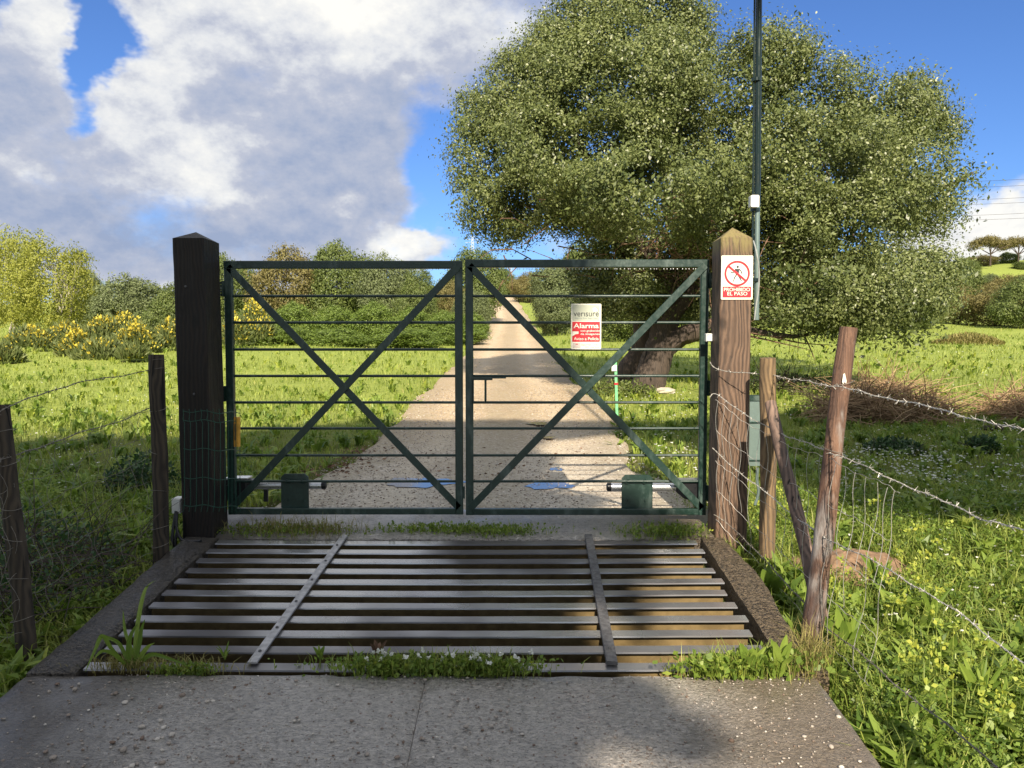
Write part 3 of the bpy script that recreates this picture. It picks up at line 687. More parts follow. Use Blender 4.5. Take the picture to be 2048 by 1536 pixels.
# rain drops under the top rails
for root, a, b in ((gl, LL, LR), (gr, RLx, RRx)):
    m = MB()
    for x in np.arange(a+.08, b-.08, .021): 
        if random.random() < .8: m.ball((x+random.uniform(-.006, .006), YG-.012, ZT-.0525), .0036, 5, 4, (1, 1, 1.4))
    tag(m.build('rain_drops', M['alu'], root), kind='stuff')

# swing-gate operators
def operator(x_in, x_out, yz, side, label):
    p, q = at(x_in, yz, YG+.06), at(x_out, yz, YG+.06); s = 1 if x_out > x_in else -1
    root = thing('gate_opener', q, label, 'gate opener', 'rams that swing the gate leaves'); r = .027
    m = MB(); m.tube([p+Vector((s*.03, 0, 0)), q], r, 20, flat=.9); m.build('tube', M['alu'], root, True)
    m = MB(); m.tube([p, p+Vector((s*.006, 0, 0)), p+Vector((s*.029, 0, 0))], [r*.72, r*1.04, r*1.06], 20, flat=.9); m.build('end_cap', M['black'], root, True)
    a, b = q+Vector((-s*.03, .005, 0)), q+Vector((s*.17, .03, -.01))
    m = MB(); m.loft([[Vector((x, a.y+dy, a.z+dz)) for dy, dz in pr] for x, pr in (
        (a.x, [(-.03, -.03), (.03, -.03), (.03, .035), (-.03, .035)]), (a.x+s*.05, [(-.045, -.07), (.05, -.07), (.05, .04), (-.045, .04)]),
        (b.x-s*.05, [(-.045, -.095), (.05, -.095), (.05, .045), (-.045, .045)]), (b.x, [(-.035, -.08), (.04, -.08), (.04, .035), (-.035, .035)]))])
    m.build('motor_housing', M['black'], root)
    m = MB(); m.box((min(a.x, b.x)+.02, a.y-.05, a.z+.046), (max(a.x, b.x)-.03, a.y+.045, a.z+.054)); m.build('housing_lid', M['alu'], root)
    return root
ol = operator(653, 500, 970, -1, 'silver ram of the gate opener behind the left leaf')
orr = operator(1213, 1360, 974, 1, 'silver ram of the gate opener behind the right leaf')
m = MB(); a = at(532, 978, YG+.12); b = at(532, 1003, YG+.12); m.bar(a, b, .028, .02); m.build('bracket', M['black'], ol)

# ------------------------------------------------------------------ lettering
def text_mesh(body, cx, z, width, y, mat, name, parent, bold=0.0, height=None):
    cu = bpy.data.curves.new('lettering', 'FONT'); cu.body = body; cu.align_x = 'CENTER'; cu.offset = bold; cu.extrude = 0.0; cu.resolution_u = 3
    tmp = bpy.data.objects.new('lettering', cu); SC.collection.objects.link(tmp); bpy.context.view_layer.update()
    me = bpy.data.meshes.new_from_object(tmp.evaluated_get(bpy.context.evaluated_depsgraph_get()))
    bpy.data.objects.remove(tmp); bpy.data.curves.remove(cu)
    n = len(me.vertices); co = np.empty(n*3, np.float32); me.vertices.foreach_get('co', co); co = co.reshape(-1, 3)
    x0, x1, y0, y1 = co[:, 0].min(), co[:, 0].max(), co[:, 1].min(), co[:, 1].max(); s = width/(x1-x0); sh = s if height is None else height/(y1-y0)
    out = np.stack([(co[:, 0]-(x0+x1)/2)*s+cx, np.full(n, y), (co[:, 1]-(y0+y1)/2)*sh+z], 1); me.vertices.foreach_set('co', out.ravel().astype(np.float32)); me.update()
    me.materials.clear(); me.materials.append(mat); me.name = name
    return new_obj(name, me, parent)
def rrect(x0, x1, z0, z1, r, n=5):
    out = []
    for cx, cz, a in ((x1-r, z1-r, 0), (x0+r, z1-r, 90), (x0+r, z0+r, 180), (x1-r, z0+r, 270)):
        for k in range(n+1): t = math.radians(a+90*k/n); out.append((cx+r*math.cos(t), cz+r*math.sin(t)))
    return out
# prohibition sign
YS = YP-.006; a, b = at(1443, 511, YS), at(1505, 599, YS)
sg = thing('warning_sign', ((a.x+b.x)/2, YS, b.z), 'white sign with red ban ring and PROHIBIDO EL PASO on the right post', 'sign')
m = MB(); m.prism(rrect(a.x, b.x, b.z, a.z, .006), YS, YS+.0035); m.build('sign_sheet', M['cream'], sg)
cx = (a.x+b.x)/2; sx = (b.x-a.x)/62.0; cz = a.z-35*sx
def ring(cx, cz, r0, r1, y, n=48):
    m = MB(); m.add([(cx+r*math.cos(2*PI*i/n), y, cz+r*math.sin(2*PI*i/n)) for r in (r0, r1) for i in range(n)], [(i, (i+1) % n, n+(i+1) % n, n+i) for i in range(n)]); return m
def poly(pts, y): m = MB(); m.add([(x, y, z) for x, z in pts], [tuple(range(len(pts)))]); return m
fig = MB()
def limb(x0, z0, x1, z1, w):
    a_ = Vector((cx+x0*sx, 0, cz+z0*sx)); b_ = Vector((cx+x1*sx, 0, cz+z1*sx)); d = (b_-a_).normalized(); n_ = Vector((-d.z, 0, d.x))*w*sx/2
    fig.add([(p.x, YS-.0012, p.z) for p in (a_-n_, a_+n_, b_+n_*.8, b_-n_*.8)], [(0, 1, 2, 3)])
fig.add([(cx+(1+2.3*math.cos(t))*sx, YS-.0012, cz+(13+2.6*math.sin(t))*sx) for t in np.linspace(0, 2*PI, 14, endpoint=False)], [tuple(range(14))])
for l in ((-2, 9, -1, -2, 4.5), (2.5, 9, 1.5, -2, 4), (-3, 8.5, -8, 1, 2), (-8, 1, -13, 3, 2), (4, 8.5, 8, 4, 2), (8, 4, 10, -1.5, 2), (-1, -2, -5, -8, 2.4), (-5, -8, -7, -16, 2.2), (1, -2, 5, -8, 2.4), (5, -8, 9, -15, 2.2)): limb(*l)
fig.build('walking_figure', M['ink'], sg)
ring(cx, cz, 21*sx, 25*sx, YS-.002).build('ban_ring', M['red'], sg)
d = math.radians(-40); n_ = (math.sin(d)*-2*sx, math.cos(d)*2*sx); e0 = (-22*sx*math.cos(d), -22*sx*math.sin(d))
poly([(cx+e0[0]+n_[0], cz+e0[1]+n_[1]), (cx-e0[0]+n_[0], cz-e0[1]+n_[1]), (cx-e0[0]-n_[0], cz-e0[1]-n_[1]), (cx+e0[0]-n_[0], cz+e0[1]-n_[1])], YS-.0026).build('ban_bar', M['red'], sg)
pz = lambda k: a.z-k*(a.z-b.z)/88
poly(rrect(cx-28*sx, cx+28*sx, pz(84), pz(62), .002), YS-.001).build('red_panel', M['red'], sg)
text_mesh('PROHIBIDO', cx, pz(68), 51*sx, YS-.002, M['cream'], 'lettering', sg, .008, 7*sx)
text_mesh('EL PASO', cx+1*sx, pz(76.3), 39*sx, YS-.002, M['cream'], 'lettering', sg, .008, 7*sx)
# alarm sign
YA = YG-.006; a, b = at(1142, 607.5, YA), at(1202, 698.5, YA); a = Vector((a.x, a.y, a.z))
sg = thing('alarm_sign', ((a.x+b.x)/2, YA, b.z), 'red and pale alarm notice fixed to the bars of the right gate leaf', 'sign')
m = MB(); m.prism(rrect(a.x, b.x, b.z, a.z, .008), YA-.004, YA); m.build('sign_sheet', M['cream'], sg)
cx = (a.x+b.x)/2; sx = (b.x-a.x)/60.0; pz = lambda k: a.z-k*(a.z-b.z)/91; y = YA-.0055
poly(rrect(cx-27*sx, cx+27*sx, pz(34), pz(2.5), .003), y).build('sage_panel', M['sage'], sg)
poly(rrect(cx-27.5*sx, cx+27.5*sx, pz(76), pz(36), .004), y).build('red_panel', M['red'], sg)
text_mesh('verısure', cx, pz(21.5), 50*sx, y-.001, M['ink'], 'lettering', sg, .004, 8*sx)
text_mesh('Alarma Alta Seguridad', cx, pz(29.3), 46*sx, y-.001, M['greyink'], 'lettering', sg, .008, 4*sx)
text_mesh('Alarma', cx, pz(44), 50*sx, y-.001, M['cream'], 'lettering', sg, .015, 9.5*sx)
text_mesh('con grabación', cx+8*sx, pz(54.5), 38*sx, y-.001, M['cream'], 'lettering', sg, .008, 5*sx)
text_mesh('de imágenes', cx+8*sx, pz(61), 38*sx, y-.001, M['cream'], 'lettering', sg, .008, 5*sx)
text_mesh('Aviso a Policía', cx+.5*sx, pz(69.8), 49*sx, y-.001, M['cream'], 'lettering', sg, .008, 6*sx)
text_mesh('Securitas Direct', cx+9*sx, pz(81.3), 36*sx, y-.001, M['greyink'], 'lettering', sg, .0, 4*sx)
text_mesh('902 204 306', cx+12*sx, pz(86.8), 27*sx, y-.001, M['greyink'], 'lettering', sg, 0, 3.4*sx)
poly(rrect(cx-26*sx, cx-11*sx, pz(88), pz(78.5), .001), y).build('small_emblem', simple('pale_pink_print', (.62, .55, .50), .4, 0, .1, 10, 0), sg)
poly([(cx-21*sx, pz(80)), (cx-16*sx, pz(80)), (cx-16*sx, pz(81.4)), (cx-21*sx, pz(81.4))], y-.001).build('emblem_mark', M['red'], sg)
poly([(cx+x*sx, pz(k)) for x, k in ((-27, 55), (-15, 55.5), (-15, 60), (-21, 61), (-27.4, 65))], y-.0008).build('camera_symbol', M['cream'], sg)
poly([(cx+x*sx, pz(k)) for x, k in ((12, 9.5), (15, 6.5), (20, 6.5), (24, 10), (25, 15), (22.5, 17), (21, 14.5), (18, 17.5), (13.5, 15.5), (13.5, 12))], y-.0006).build('logo_mark', M['greyink'], sg)
poly([(cx+x*sx, pz(k)) for x, k in ((12, 9.8), (15, 7.4), (19, 7.6), (22.6, 10.5), (23.4, 14.6), (22, 16), (20.6, 14), (18, 17), (13.5, 15.2), (13.3, 12))], y-.0012).build('logo_face', M['cream'], sg)

# ------------------------------------------------------------------ small fittings by the posts
rt = thing('photocell', at(474, 893, 4.86), 'yellow plastic safety edge hung on the left gate stile', 'safety edge')
m = MB(); m.bar(at(474, 893, 4.87), at(474, 834, 4.87), .040, .026, .010); m.build('housing', M['yellow'], rt)
m = MB(); m.bar(at(470, 880, 4.853), at(470, 848, 4.853), .004, .003); m.build('seam', M['ink'], rt)
rt = thing('junction_box', at(1420, 683, 4.85), 'small white junction box on the right post beside the gate stile', 'junction box')
a, b = at(1411, 667, 4.86), at(1428, 683, 4.86); m = MB(); m.prism(rrect(a.x, b.x, b.z, a.z, .005), 4.84, 4.88); m.build('box_body', M['white_plastic'], rt)
m = MB(); m.prism(rrect(a.x+.004, b.x-.004, b.z+.004, a.z-.004, .004), 4.832, 4.8395); m.build('box_lid', M['white_plastic'], rt)
for dx in (-.018, .018):
    m = MB(); m.tube([((a.x+b.x)/2+dx, 4.8315, a.z-.008), ((a.x+b.x)/2+dx, 4.829, a.z-.008)], .003, 6); m.build('screw', M['ink'], rt)
rt = thing('electrical_box', at(350, 1026, 4.8), 'white electrical box beside the foot of the dark left post', 'electrical box')
a, b = at(343, 997, 4.78), at(362, 1027, 4.78); m = MB(); m.prism(rrect(a.x, b.x, b.z, a.z, .006), 4.78, 4.86); m.build('box_body', M['white_plastic'], rt)
m = MB(); m.prism(rrect(a.x+.006, b.x-.004, b.z+.006, a.z-.006, .004), 4.772, 4.7795); m.build('box_lid', M['white_plastic'], rt)
def spline(pts, n=8):
    P = [Vector(p) for p in pts]; out = []
    for i in range(len(P)-1):
        p0, p1, p2, p3 = P[max(i-1, 0)], P[i], P[i+1], P[min(i+2, len(P)-1)]
        for k in range(n):
            t = k/n; out.append(.5*((2*p1)+(p2-p0)*t+(2*p0-5*p1+4*p2-p3)*t*t+(3*p1-p0-3*p2+p3)*t**3))
    out.append(P[-1]); return out
for lab, pts in (('black hose looping down from the white box', [(352, 1022), (346, 1060), (344, 1095), (352, 1118), (366, 1126)]), ('black hose curving round the foot of the left post', [(354, 1024), (353, 1055), (362, 1078), (382, 1083), (402, 1082)]),
                 ('black hose looping closest to the post base', [(356, 1060), (350, 1085), (356, 1108), (372, 1110)])):
    m = MB(); m.tube(spline([at(x, y, 4.66-.02*i) for i, (x, y) in enumerate(pts)]), .0095, 10); tag(m.build('cable_hose', M['black'], None, True), lab, 'cable', 'hoses at the left post')
# green mesh guard round the left post
rt = thing('mesh_guard', at(420, 1020, 4.6), 'green coated wire mesh bent around the left gate post', 'wire mesh')
def gp(u, py):   # u: pixel across; wraps round the post's corner
    Yy = 4.62 if u < 443 else 4.62+(u-443)/37*.30
    return at(u, py, Yy)
for py in (822, 840, 897, 955, 1010):
    m = MB(); m.tube([gp(367+k*4, py+2.2*math.sin(k*.45)+k*.16) for k in range(29)], .0024, 6); m.build('cross_wire', M['green_wire'], rt, True)
for u in list(range(369, 445, 12))+[450, 457, 464, 472, 480]:
    s = -3 if u < 443 else 0
    m = MB(); m.tube([gp(u+s, 818), gp(u+s*.5, 829), gp(u+s, 838), gp(u, 846), gp(u, 1008), gp(u+s, 1024)], .0022, 6); m.build('upright_wire', M['green_wire'], rt, True)

# mast behind the right post
rt = thing('mast', at(1513, 640, 4.96), 'tall dark pole rising behind the right gate post', 'mast')
def mp(px, py): return at(px, py, 4.98)
z_top = 7.5
def straight(p, q, zt): d = (q-p); return p+d*((zt-p.z)/d.z)
p, q = mp(1513, 640), mp(1517.5, 60)
m = MB(); m.tube([p, straight(p, q, mp(0, 403).z)], .016, 16); m.build('lower_tube', M['galv'], rt, True)
m = MB(); m.tube([straight(p, q, mp(0, 412).z), straight(p, q, z_top)], .019, 16); m.build('mast_tube', M['pole'], rt, True)
p2, q2 = mp(1505.5, 500), mp(1508.8, 60); m = MB(); m.tube([p2, straight(p2, q2, z_top)], .0065, 10); m.build('conduit', M['pole'], rt, True)
for py in (160, 420, 560):
    c = straight(p, q, mp(0, py).z); m = MB(); m.tube([c+Vector((-.014, 0, -.010)), c+Vector((-.014, 0, .010))], .030, 14); m.build('clamp_band', M['pole'], rt, True)
a, b = at(1500, 391, 4.92), at(1516.5, 415, 4.92); m = MB(); m.prism(rrect(a.x, b.x, b.z, a.z, .010), 4.90, 4.95); m.build('connector_box', M['white_plastic'], rt)
m = MB(); m.tube(spline([at(x, y, 4.66 if y > 500 else 4.8) for x, y in ((1507, 482), (1513, 505), (1518, 540), (1517, 580), (1512, 612), (1509, 640))]), .0045, 8); m.build('loose_cable', M['grey_plastic'], rt, True)
rt = thing('control_cabinet', at(1514, 935, 4.95), 'narrow green metal cabinet fixed behind the right gate post', 'cabinet')
a, b = at(1500, 795, 4.93), at(1526, 932, 4.93); m = MB(); m.prism(rrect(a.x, b.x, b.z, a.z, .012), 4.93, 5.02); m.build('cabinet_body', M['galv'], rt)
m = MB(); m.prism(rrect(a.x-.005, b.x+.006, a.z-.02, a.z+.012, .006), 4.92, 5.03); m.build('cabinet_lid', M['gate'], rt)
for py in (845, 921): c = at(1514, py, 4.925); m = MB(); m.bar((a.x-.002, c.y, c.z), (b.x+.003, c.y, c.z), .010, .006); m.build('strap', M['gate'], rt)
m = MB(); m.tube(spline([at(1515, 935, 4.96), at(1514, 960, 4.96), at(1517, 985, 4.95), at(1510, 1010, 4.95)]), .010, 8); m.build('conduit', M['galv'], rt, True)

# ------------------------------------------------------------------ fence stakes
def stake(p0, p1, r0, r1, mat, label, group=None, name='fence_post', bend=.006, jit=.035, slant=.0):
    p0, p1 = Vector(p0), Vector(p1); root = thing(name, p0, label, 'fence post', group); n = 22; d = p1-p0; pts = []; rad = []
    o1, o2 = random.uniform(0, 6), random.uniform(0, 6)
    for i in range(n):
        t = i/(n-1); pts.append(p0-d*.12*(1-t)*(i == 0)+d*t+Vector((bend*math.sin(t*5+o1), bend*math.cos(t*4+o2), 0))); rad.append((r0+(r1-r0)*t)*(1+.03*math.sin(t*17+o1)))
    m = MB(); m.tube(pts, rad, 20, jit=jit*.5)
    m.build('stake', mat, root, True); return root
P = {}
P['A'] = (at(322, 1140, 4.42), at(315, 709, 4.42))
stake(*P['A'], .043, .043, M['stake_grey'], 'grey round fence stake between the left gate post and the edge stake')
P['B'] = (at(54, 1345, 3.38), at(4, 810, 3.46))
stake(*P['B'], .041, .040, M['stake_grey'], 'leaning round fence stake at the left edge of the picture')
P['C'] = (at(1617, 1292, 3.46), at(1700, 655, 3.5))
stake(*P['C'], .046, .039, M['stake_red'], 'thick leaning fence stake with peeling reddish bark on the right', jit=.08)
m = MB(); p = at(1688, 758, 3.452)
m.add([p+Vector((x*.0022, -.0006*abs(x)*0-.002, z*.0022)) for x, z in ((-2, 10), (1, 12), (3, 4), (5, -4), (4, -9), (1, -6), (-2, -10), (-4, -6), (-3, 2))], [tuple(range(8, -1, -1))])
stk = [o for o in SC.objects if o.name.startswith('fence_post') and 'peeling' in o.get('label', '')][0]
m.build('bare_patch', M['cream'], stk)
P['D'] = (at(1534, 1100, 4.50), at(1537, 716, 4.45))
stake(*P['D'], .046, .045, M['stake_tan'], 'short tan fence stake standing right beside the brown gate post')
stake(at(1630, 1190, 3.62), at(1543, 806, 4.28), .034, .032, M['stake_purple'], 'slanting brace pole between the tan stake and the leaning stake', name='brace_pole')

stake((1.46, 1.0, gz(1.46, 1.0)), (1.47, 1.0, 1.42), .042, .040, M['stake_tan'], 'round fence stake just outside the right picture edge, carrying the wires')
stake((-2.40, 2.3, gz(-2.4, 2.3)), (-2.42, 2.3, 1.32), .042, .040, M['stake_grey'], 'round fence stake just outside the left picture edge, carrying the wires')

# ------------------------------------------------------------------ barbed wire and woven wire
def dense(pts, step):
    s = spline(pts, 40); out = [s[0]]; acc = 0
    for a, b in zip(s, s[1:]):
        acc += (b-a).length
        if acc >= step: out.append(b); acc = 0
    return out
def barbed(pts, mat, label, group, r=.0018, gap=.065):
    pl = dense(pts, .008); root = thing('barbed_wire', pl[0], label, 'barbed wire', group)
    # a little irregular waviness, two strands twisted round each other
    off = random.uniform(0, 9); T = 2*PI/.055; L = 0; st = [[], []]; acc = 0; barbs = MB()
    for i, p in enumerate(pl):
        if i: L += (p-pl[i-1]).length; acc += (p-pl[i-1]).length
        w = Vector((0, .003*math.sin(L*7+off), .0035*math.sin(L*11+off*2)+.002*math.sin(L*31)))
        for s in (0, 1):
            a = L*T+s*PI; st[s].append(p+w+Vector((.0017*math.cos(a), 0, .0017*math.sin(a))) )
        if acc > gap:
            acc = random.uniform(-.01, .01); c = p+w
            for k in range(4):
                dv = Vector((random.uniform(-1, 1), random.uniform(-1, 1), random.uniform(-1, 1))).normalized()*.018; barbs.tube([c-dv*.2, c+dv], [r*.9, r*.5], 4, cap=False)
            barbs.ball(c, .0042, 6, 4)
    m = MB()
    for s in (0, 1): m.tube(st[s], r, 4, cap=False)
    m.build('strand', mat, root, False); tag(barbs.build('barbs', mat, root), kind='stuff'); return root
G1 = 'barbed wires of the right fence'; G2 = 'barbed wires of the left fence'
YC = 3.41
barbed([at(1420, 724, 4.66), at(1436, 738, 4.64), at(1505, 747, 4.5), at(1548, 752, 4.40), at(1676, 774, YC), at(1800, 801, 2.9), at(1940, 834, 2.45), at(2070, 868, 2.1), Vector((1.42, 1.0, 1.30))], M['wire'], 'top barbed wire of the right fence', G1, r=.0016)
barbed([at(1420, 795, 4.66), at(1436, 790, 4.64), at(1505, 838, 4.42), at(1560, 866, 4.15), at(1668, 907, YC), at(1755, 945, 3.05), at(1835, 980, 2.8), at(1960, 1035, 2.4), at(2060, 1068, 2.1), Vector((1.42, 1.0, 1.02))], M['wire'], 'middle barbed wire of the right fence, crossing the leaning stake below the top one', G1, r=.0016)
barbed([at(1425, 897, 4.66), at(1455, 925, 4.60), at(1530, 984, 4.2), at(1600, 1040, 3.8), at(1650, 1074, YC), at(1760, 1130, 3.0), at(1900, 1215, 2.55), at(2060, 1330, 2.15), Vector((1.42, 1.0, 0.74))], M['wire'], 'lower barbed wire of the right fence, running past the yellow weed', G1, r=.0016)
barbed([at(1428, 1030, 4.66), at(1470, 1060, 4.55), at(1520, 1110, 4.2), at(1585, 1180, 3.75), at(1640, 1243, YC), at(1700, 1290, 3.1), at(1800, 1375, 2.7), at(1930, 1480, 2.35), at(2050, 1580, 2.1), Vector((1.42, 1.0, .42))], M['wire_old'], 'lowest barbed wire of the right fence, just above the weeds', G1)
barbed([Vector((-2.36, 2.3, 1.22)), at(-60, 845, 3.2), at(20, 813, 3.42), at(90, 785, 3.7), at(160, 765, 3.95), at(230, 754, 4.2), at(303, 738, 4.40)], M['wire_old'], 'upper barbed wire between the two left stakes', G2)
barbed([Vector((-2.36, 2.3, .98)), at(-60, 940, 3.2), at(20, 915, 3.42), at(90, 890, 3.7), at(160, 866, 3.95), at(230, 845, 4.2), at(305, 813, 4.40)], M['wire_old'], 'lower barbed wire between the two left stakes', G2)
# wraps on the stakes
def woven(label, top, bot, mat, nv, nh, sway, r=.0014, mask=None, ragged=False):
    """two polylines (top, bottom); uprights between them and long wires along them"""
    T_, B_ = spline(top, 30), spline(bot, 30); root = thing('wire_netting', B_[0], label, 'wire netting')
    def pick(Q, f): i = f*(len(Q)-1); k = min(int(i), len(Q)-2); return Q[k].lerp(Q[k+1], i-k)
    for k in range(nh):
        f = k/(nh-1); m = MB(); pts = []
        for j in range(61):
            u = j/60; p = pick(T_, u).lerp(pick(B_, u), f); pts.append(p+Vector((0, 0, .012*math.sin(u*23+k*2)*sway+.004*math.sin(u*90+k))))
        m.tube(pts, r, 4, cap=False); m.build('long_wire', mat, root, True)
    for k in range(nv):
        u = (k+.5)/nv; a_, b_ = pick(T_, u), pick(B_, u); s0 = random.uniform(0, 6); m = MB()
        L = 1 if not ragged else random.choice((1, 1, .75, .5))
        ts = np.linspace(0, L, 22); amp = .020*sway
        m.tube([a_.lerp(b_, t)+Vector((amp*math.sin(t*PI*2*(nh-1)/2+s0), amp*.6*math.cos(t*9+s0), 0)) for t in ts], r, 4, cap=False); m.build('upright_wire', mat, root, True)
woven('sagging wire netting strung along the right fence stakes', [at(1430, 800, 4.64), at(1530, 868, 4.3), at(1672, 925, YC-.02), at(1800, 985, 2.9)],
      [at(1432, 1040, 4.64), at(1530, 1140, 4.3), at(1640, 1270, YC-.02), at(1740, 1370, 2.9)], M['wire'], 19, 5, .55, .0012, ragged=True)
woven('old wire netting strung along the left fence stakes', [Vector((-2.36, 2.3, .96)), at(-80, 955, 3.15), at(20, 921, 3.44), at(160, 872, 3.97), at(303, 818, 4.42)],
      [Vector((-2.36, 2.3, .18)), at(-60, 1330, 3.15), at(58, 1250, 3.40), at(180, 1170, 3.95), at(320, 1100, 4.42)], M['wire_old'], 26, 7, 1.0, .0012)
for (pst, ts, rr) in ((P['A'], (.12, .2, .37, .55, .75, .93, .97), .045), (P['B'], (.2, .35, .5, .62, .78, .9), .043), (P['C'], (.62, .83), .045)):
    for t in ts:
        c = pst[0].lerp(pst[1], t); m = MB(); m.tube([c+Vector((rr*math.cos(a_)*1.04, rr*math.sin(a_)*1.04, .012*math.sin(a_+t*9))) for a_ in np.linspace(0, 2*PI, 19)], .0016, 4, cap=False)
        par = [o for o in SC.objects if o.name.startswith('fence_post') and (o.location-pst[0]).length < .02][0]; m.build('wire_wrap', M['wire_old'], par, True)

# ------------------------------------------------------------------ the big oak
YO = 15.5
def oak():
    base = hit(1296, 778); root = thing('oak_tree', base, 'huge dense evergreen oak standing right of the track behind the gate', 'tree')
    pts = lambda L: [at(x, y, YO+dy) for x, y, dy in L]
    m = MB()
    m.tube(spline(pts([(1290, 800, 0), (1296, 772, 0), (1308, 735, 0), (1322, 690, .05), (1330, 650, .1), (1340, 600, .2), (1360, 540, .3), (1380, 450, .3), (1360, 330, .2), (1330, 200, 0)]), 5), list(np.interp(np.linspace(0, 1, 46), [0, .08, .3, .5, .7, 1], [.44, .35, .30, .26, .20, .05])), 14, jit=.05)
    m.build('trunk', M['bark'], root, True)
    m = MB(); m.tube(spline(pts([(1248, 782, 1.0), (1266, 740, .9), (1290, 700, .8), (1290, 640, .7), (1270, 560, .6), (1230, 450, .4), (1180, 330, .2), (1120, 220, 0)]), 5), list(np.interp(np.linspace(0, 1, 36), [0, .1, .4, .7, 1], [.45, .34, .28, .17, .04])), 12, jit=.05)
    m.build('trunk', M['bark'], root, True)
    limbs = [
        ([(1322, 700, 0), (1365, 672, -.1), (1420, 655, -.3), (1490, 600, -.5), (1580, 520, -.6), (1680, 430, -.5), (1780, 350, 0)], .24),
        ([(1335, 640, .1), (1400, 560, .2), (1470, 440, .3), (1530, 300, .2), (1560, 160, 0)], .19),
        ([(1345, 580, .2), (1290, 500, -.3), (1220, 420, -.8), (1130, 350, -1.0), (1040, 300, -1)], .16),
        ([(1300, 560, .6), (1230, 480, 1), (1120, 430, 1.4), (1010, 400, 1.5)], .14),
        ([(1400, 660, -.3), (1470, 655, -1.0), (1540, 668, -1.6), (1600, 672, -1.9), (1660, 655, -2.2)], .09),
        ([(1490, 600, -.5), (1600, 590, -1.2), (1720, 600, -1.5), (1840, 640, -1.5)], .12),
        ([(1690, 420, -.5), (1800, 400, -.5), (1900, 370, -.3), (1945, 345, -.2)], .08)]
    for L, r in limbs:
        s = spline(pts(L), 5); m = MB(); m.tube(s, list(np.linspace(r, .02, len(s))), 9, jit=.06); m.build('limb', M['bark'], root, True)
    # bare twigs that show under the crown and in its gaps
    m = MB()
    for _ in range(420):
        px = random.choice((random.gauss(1380, 60), random.gauss(1380, 40), random.uniform(1000, 1850), random.gauss(1600, 60))); py = random.uniform(380, 560) if px < 1450 else random.uniform(350, 660)
        p = at(px, py, YO+random.uniform(-2.2, .5)); d = Vector((random.gauss(0, 1), random.gauss(0, .6), random.gauss(-.1, .7))).normalized(); L = random.uniform(.3, .9)
        q = p+d*L*.5+Vector((random.gauss(0, .05), 0, random.gauss(0, .05))); m.tube([p, q, p+d*L+Vector((0, 0, random.gauss(-.05, .1)))], [.013, .008, .003], 4, cap=False)
    for a_, b_ in (((1420, 640), (1470, 700)), ((1440, 665), (1540, 672)), ((1480, 668), (1620, 700)), ((1540, 672), (1660, 690)), ((1600, 660), (1630, 720))):
        p, q = at(*a_, YO-2), at(*b_, YO-2.4); mid = p.lerp(q, .5)+Vector((0, 0, random.uniform(-.12, .05))); m.tube(spline([p, mid, q], 5), list(np.linspace(.022, .005, 11)), 5, cap=False)
    tag(m.build('twigs', M['twig'], root), kind='stuff')
    B = []; s = YO/K
    def bl(px, py, rx, ry, dy=0, rd=None):
        p = at(px, py, YO+dy); B.append((p.x, p.y, p.z, rx*s*(YO+dy)/YO, (rd if rd else (rx+ry)/2*s*1.05), ry*s*(YO+dy)/YO))
    # left lobe
    for b in ((1200, 250, 190, 180, -.3, 2.6), (1060, 230, 110, 110, 0), (1010, 330, 100, 100, -.3), (985, 400, 68, 76, -.6), (1100, 130, 90, 80, 0), (1180, 75, 110, 80, 0), (1290, 70, 110, 100, .2), (1340, 90, 80, 95, 0),
              (1130, 330, 130, 100, -1.7), (1250, 330, 120, 100, -1.9), (1020, 445, 42, 40, -.7), (1180, 420, 75, 52, -1.6), (1300, 190, 120, 110, -1.6), (1075, 415, 70, 45, -1.3), (960, 260, 45, 75, .2),
              # middle and right lobes
              (1420, 270, 90, 110, .3), (1500, 190, 90, 110, -.2), (1550, 120, 70, 70, 0), (1610, 220, 100, 110, -.2), (1520, 330, 110, 100, -1.6), (1640, 330, 130, 110, -1.7), (1700, 190, 60, 60, .2), (1760, 260, 110, 100, 0),
              (1820, 220, 75, 65, .2), (1870, 270, 48, 45, .2), (1790, 370, 110, 90, -1.0), (1890, 365, 72, 42, -.4), (1935, 345, 30, 20, -.3), (1850, 430, 60, 50, -.5), (1715, 430, 100, 80, -1.8),
              (1590, 440, 100, 70, -2.0), (1430, 430, 90, 65, -1.6), (1300, 430, 110, 60, -2.2), (1290, 385, 110, 70, -3.4, 1.1), (1405, 365, 62, 52, -3.1, 1.0), (1195, 385, 56, 48, -3.0, .95), (1240, 520, 88, 72, .7), (1330, 560, 120, 72, .8), (1430, 580, 90, 66, .5), (1540, 540, 100, 80, -.6), (1500, 610, 90, 50, -.6), (1640, 560, 110, 85, -2.5), (1590, 620, 95, 34, -2.3),
              (1720, 590, 100, 80, -2.3), (1790, 560, 80, 65, -1.8), (1830, 620, 62, 55, -1.8), (1810, 665, 45, 22, -2.0), (1700, 645, 80, 24, -2.3), (1440, 636, 50, 18, .2), (1390, 420, 60, 50, .8), (1200, 530, 60, 60, .5), (1260, 590, 80, 50, 0), (1330, 480, 110, 80, .5), (1860, 560, 60, 60, -1.2), (1650, 500, 110, 90, -1), (1480, 420, 110, 90, 0), (1225, 470, 60, 45, .8), (1200, 585, 50, 45, .2)): bl(*b)
    V, F, T = crown_cloud(B, 6600, 74, .165, .058, shell=(.72, 1.05), aspect=.55, up=.3, cull=.62, lump=.15, gap=(.85, .42))
    # loose shoots that break the outline
    cen = V.reshape(-1, 4, 3)[:, 0]; keep = np.ones(len(cen), bool)
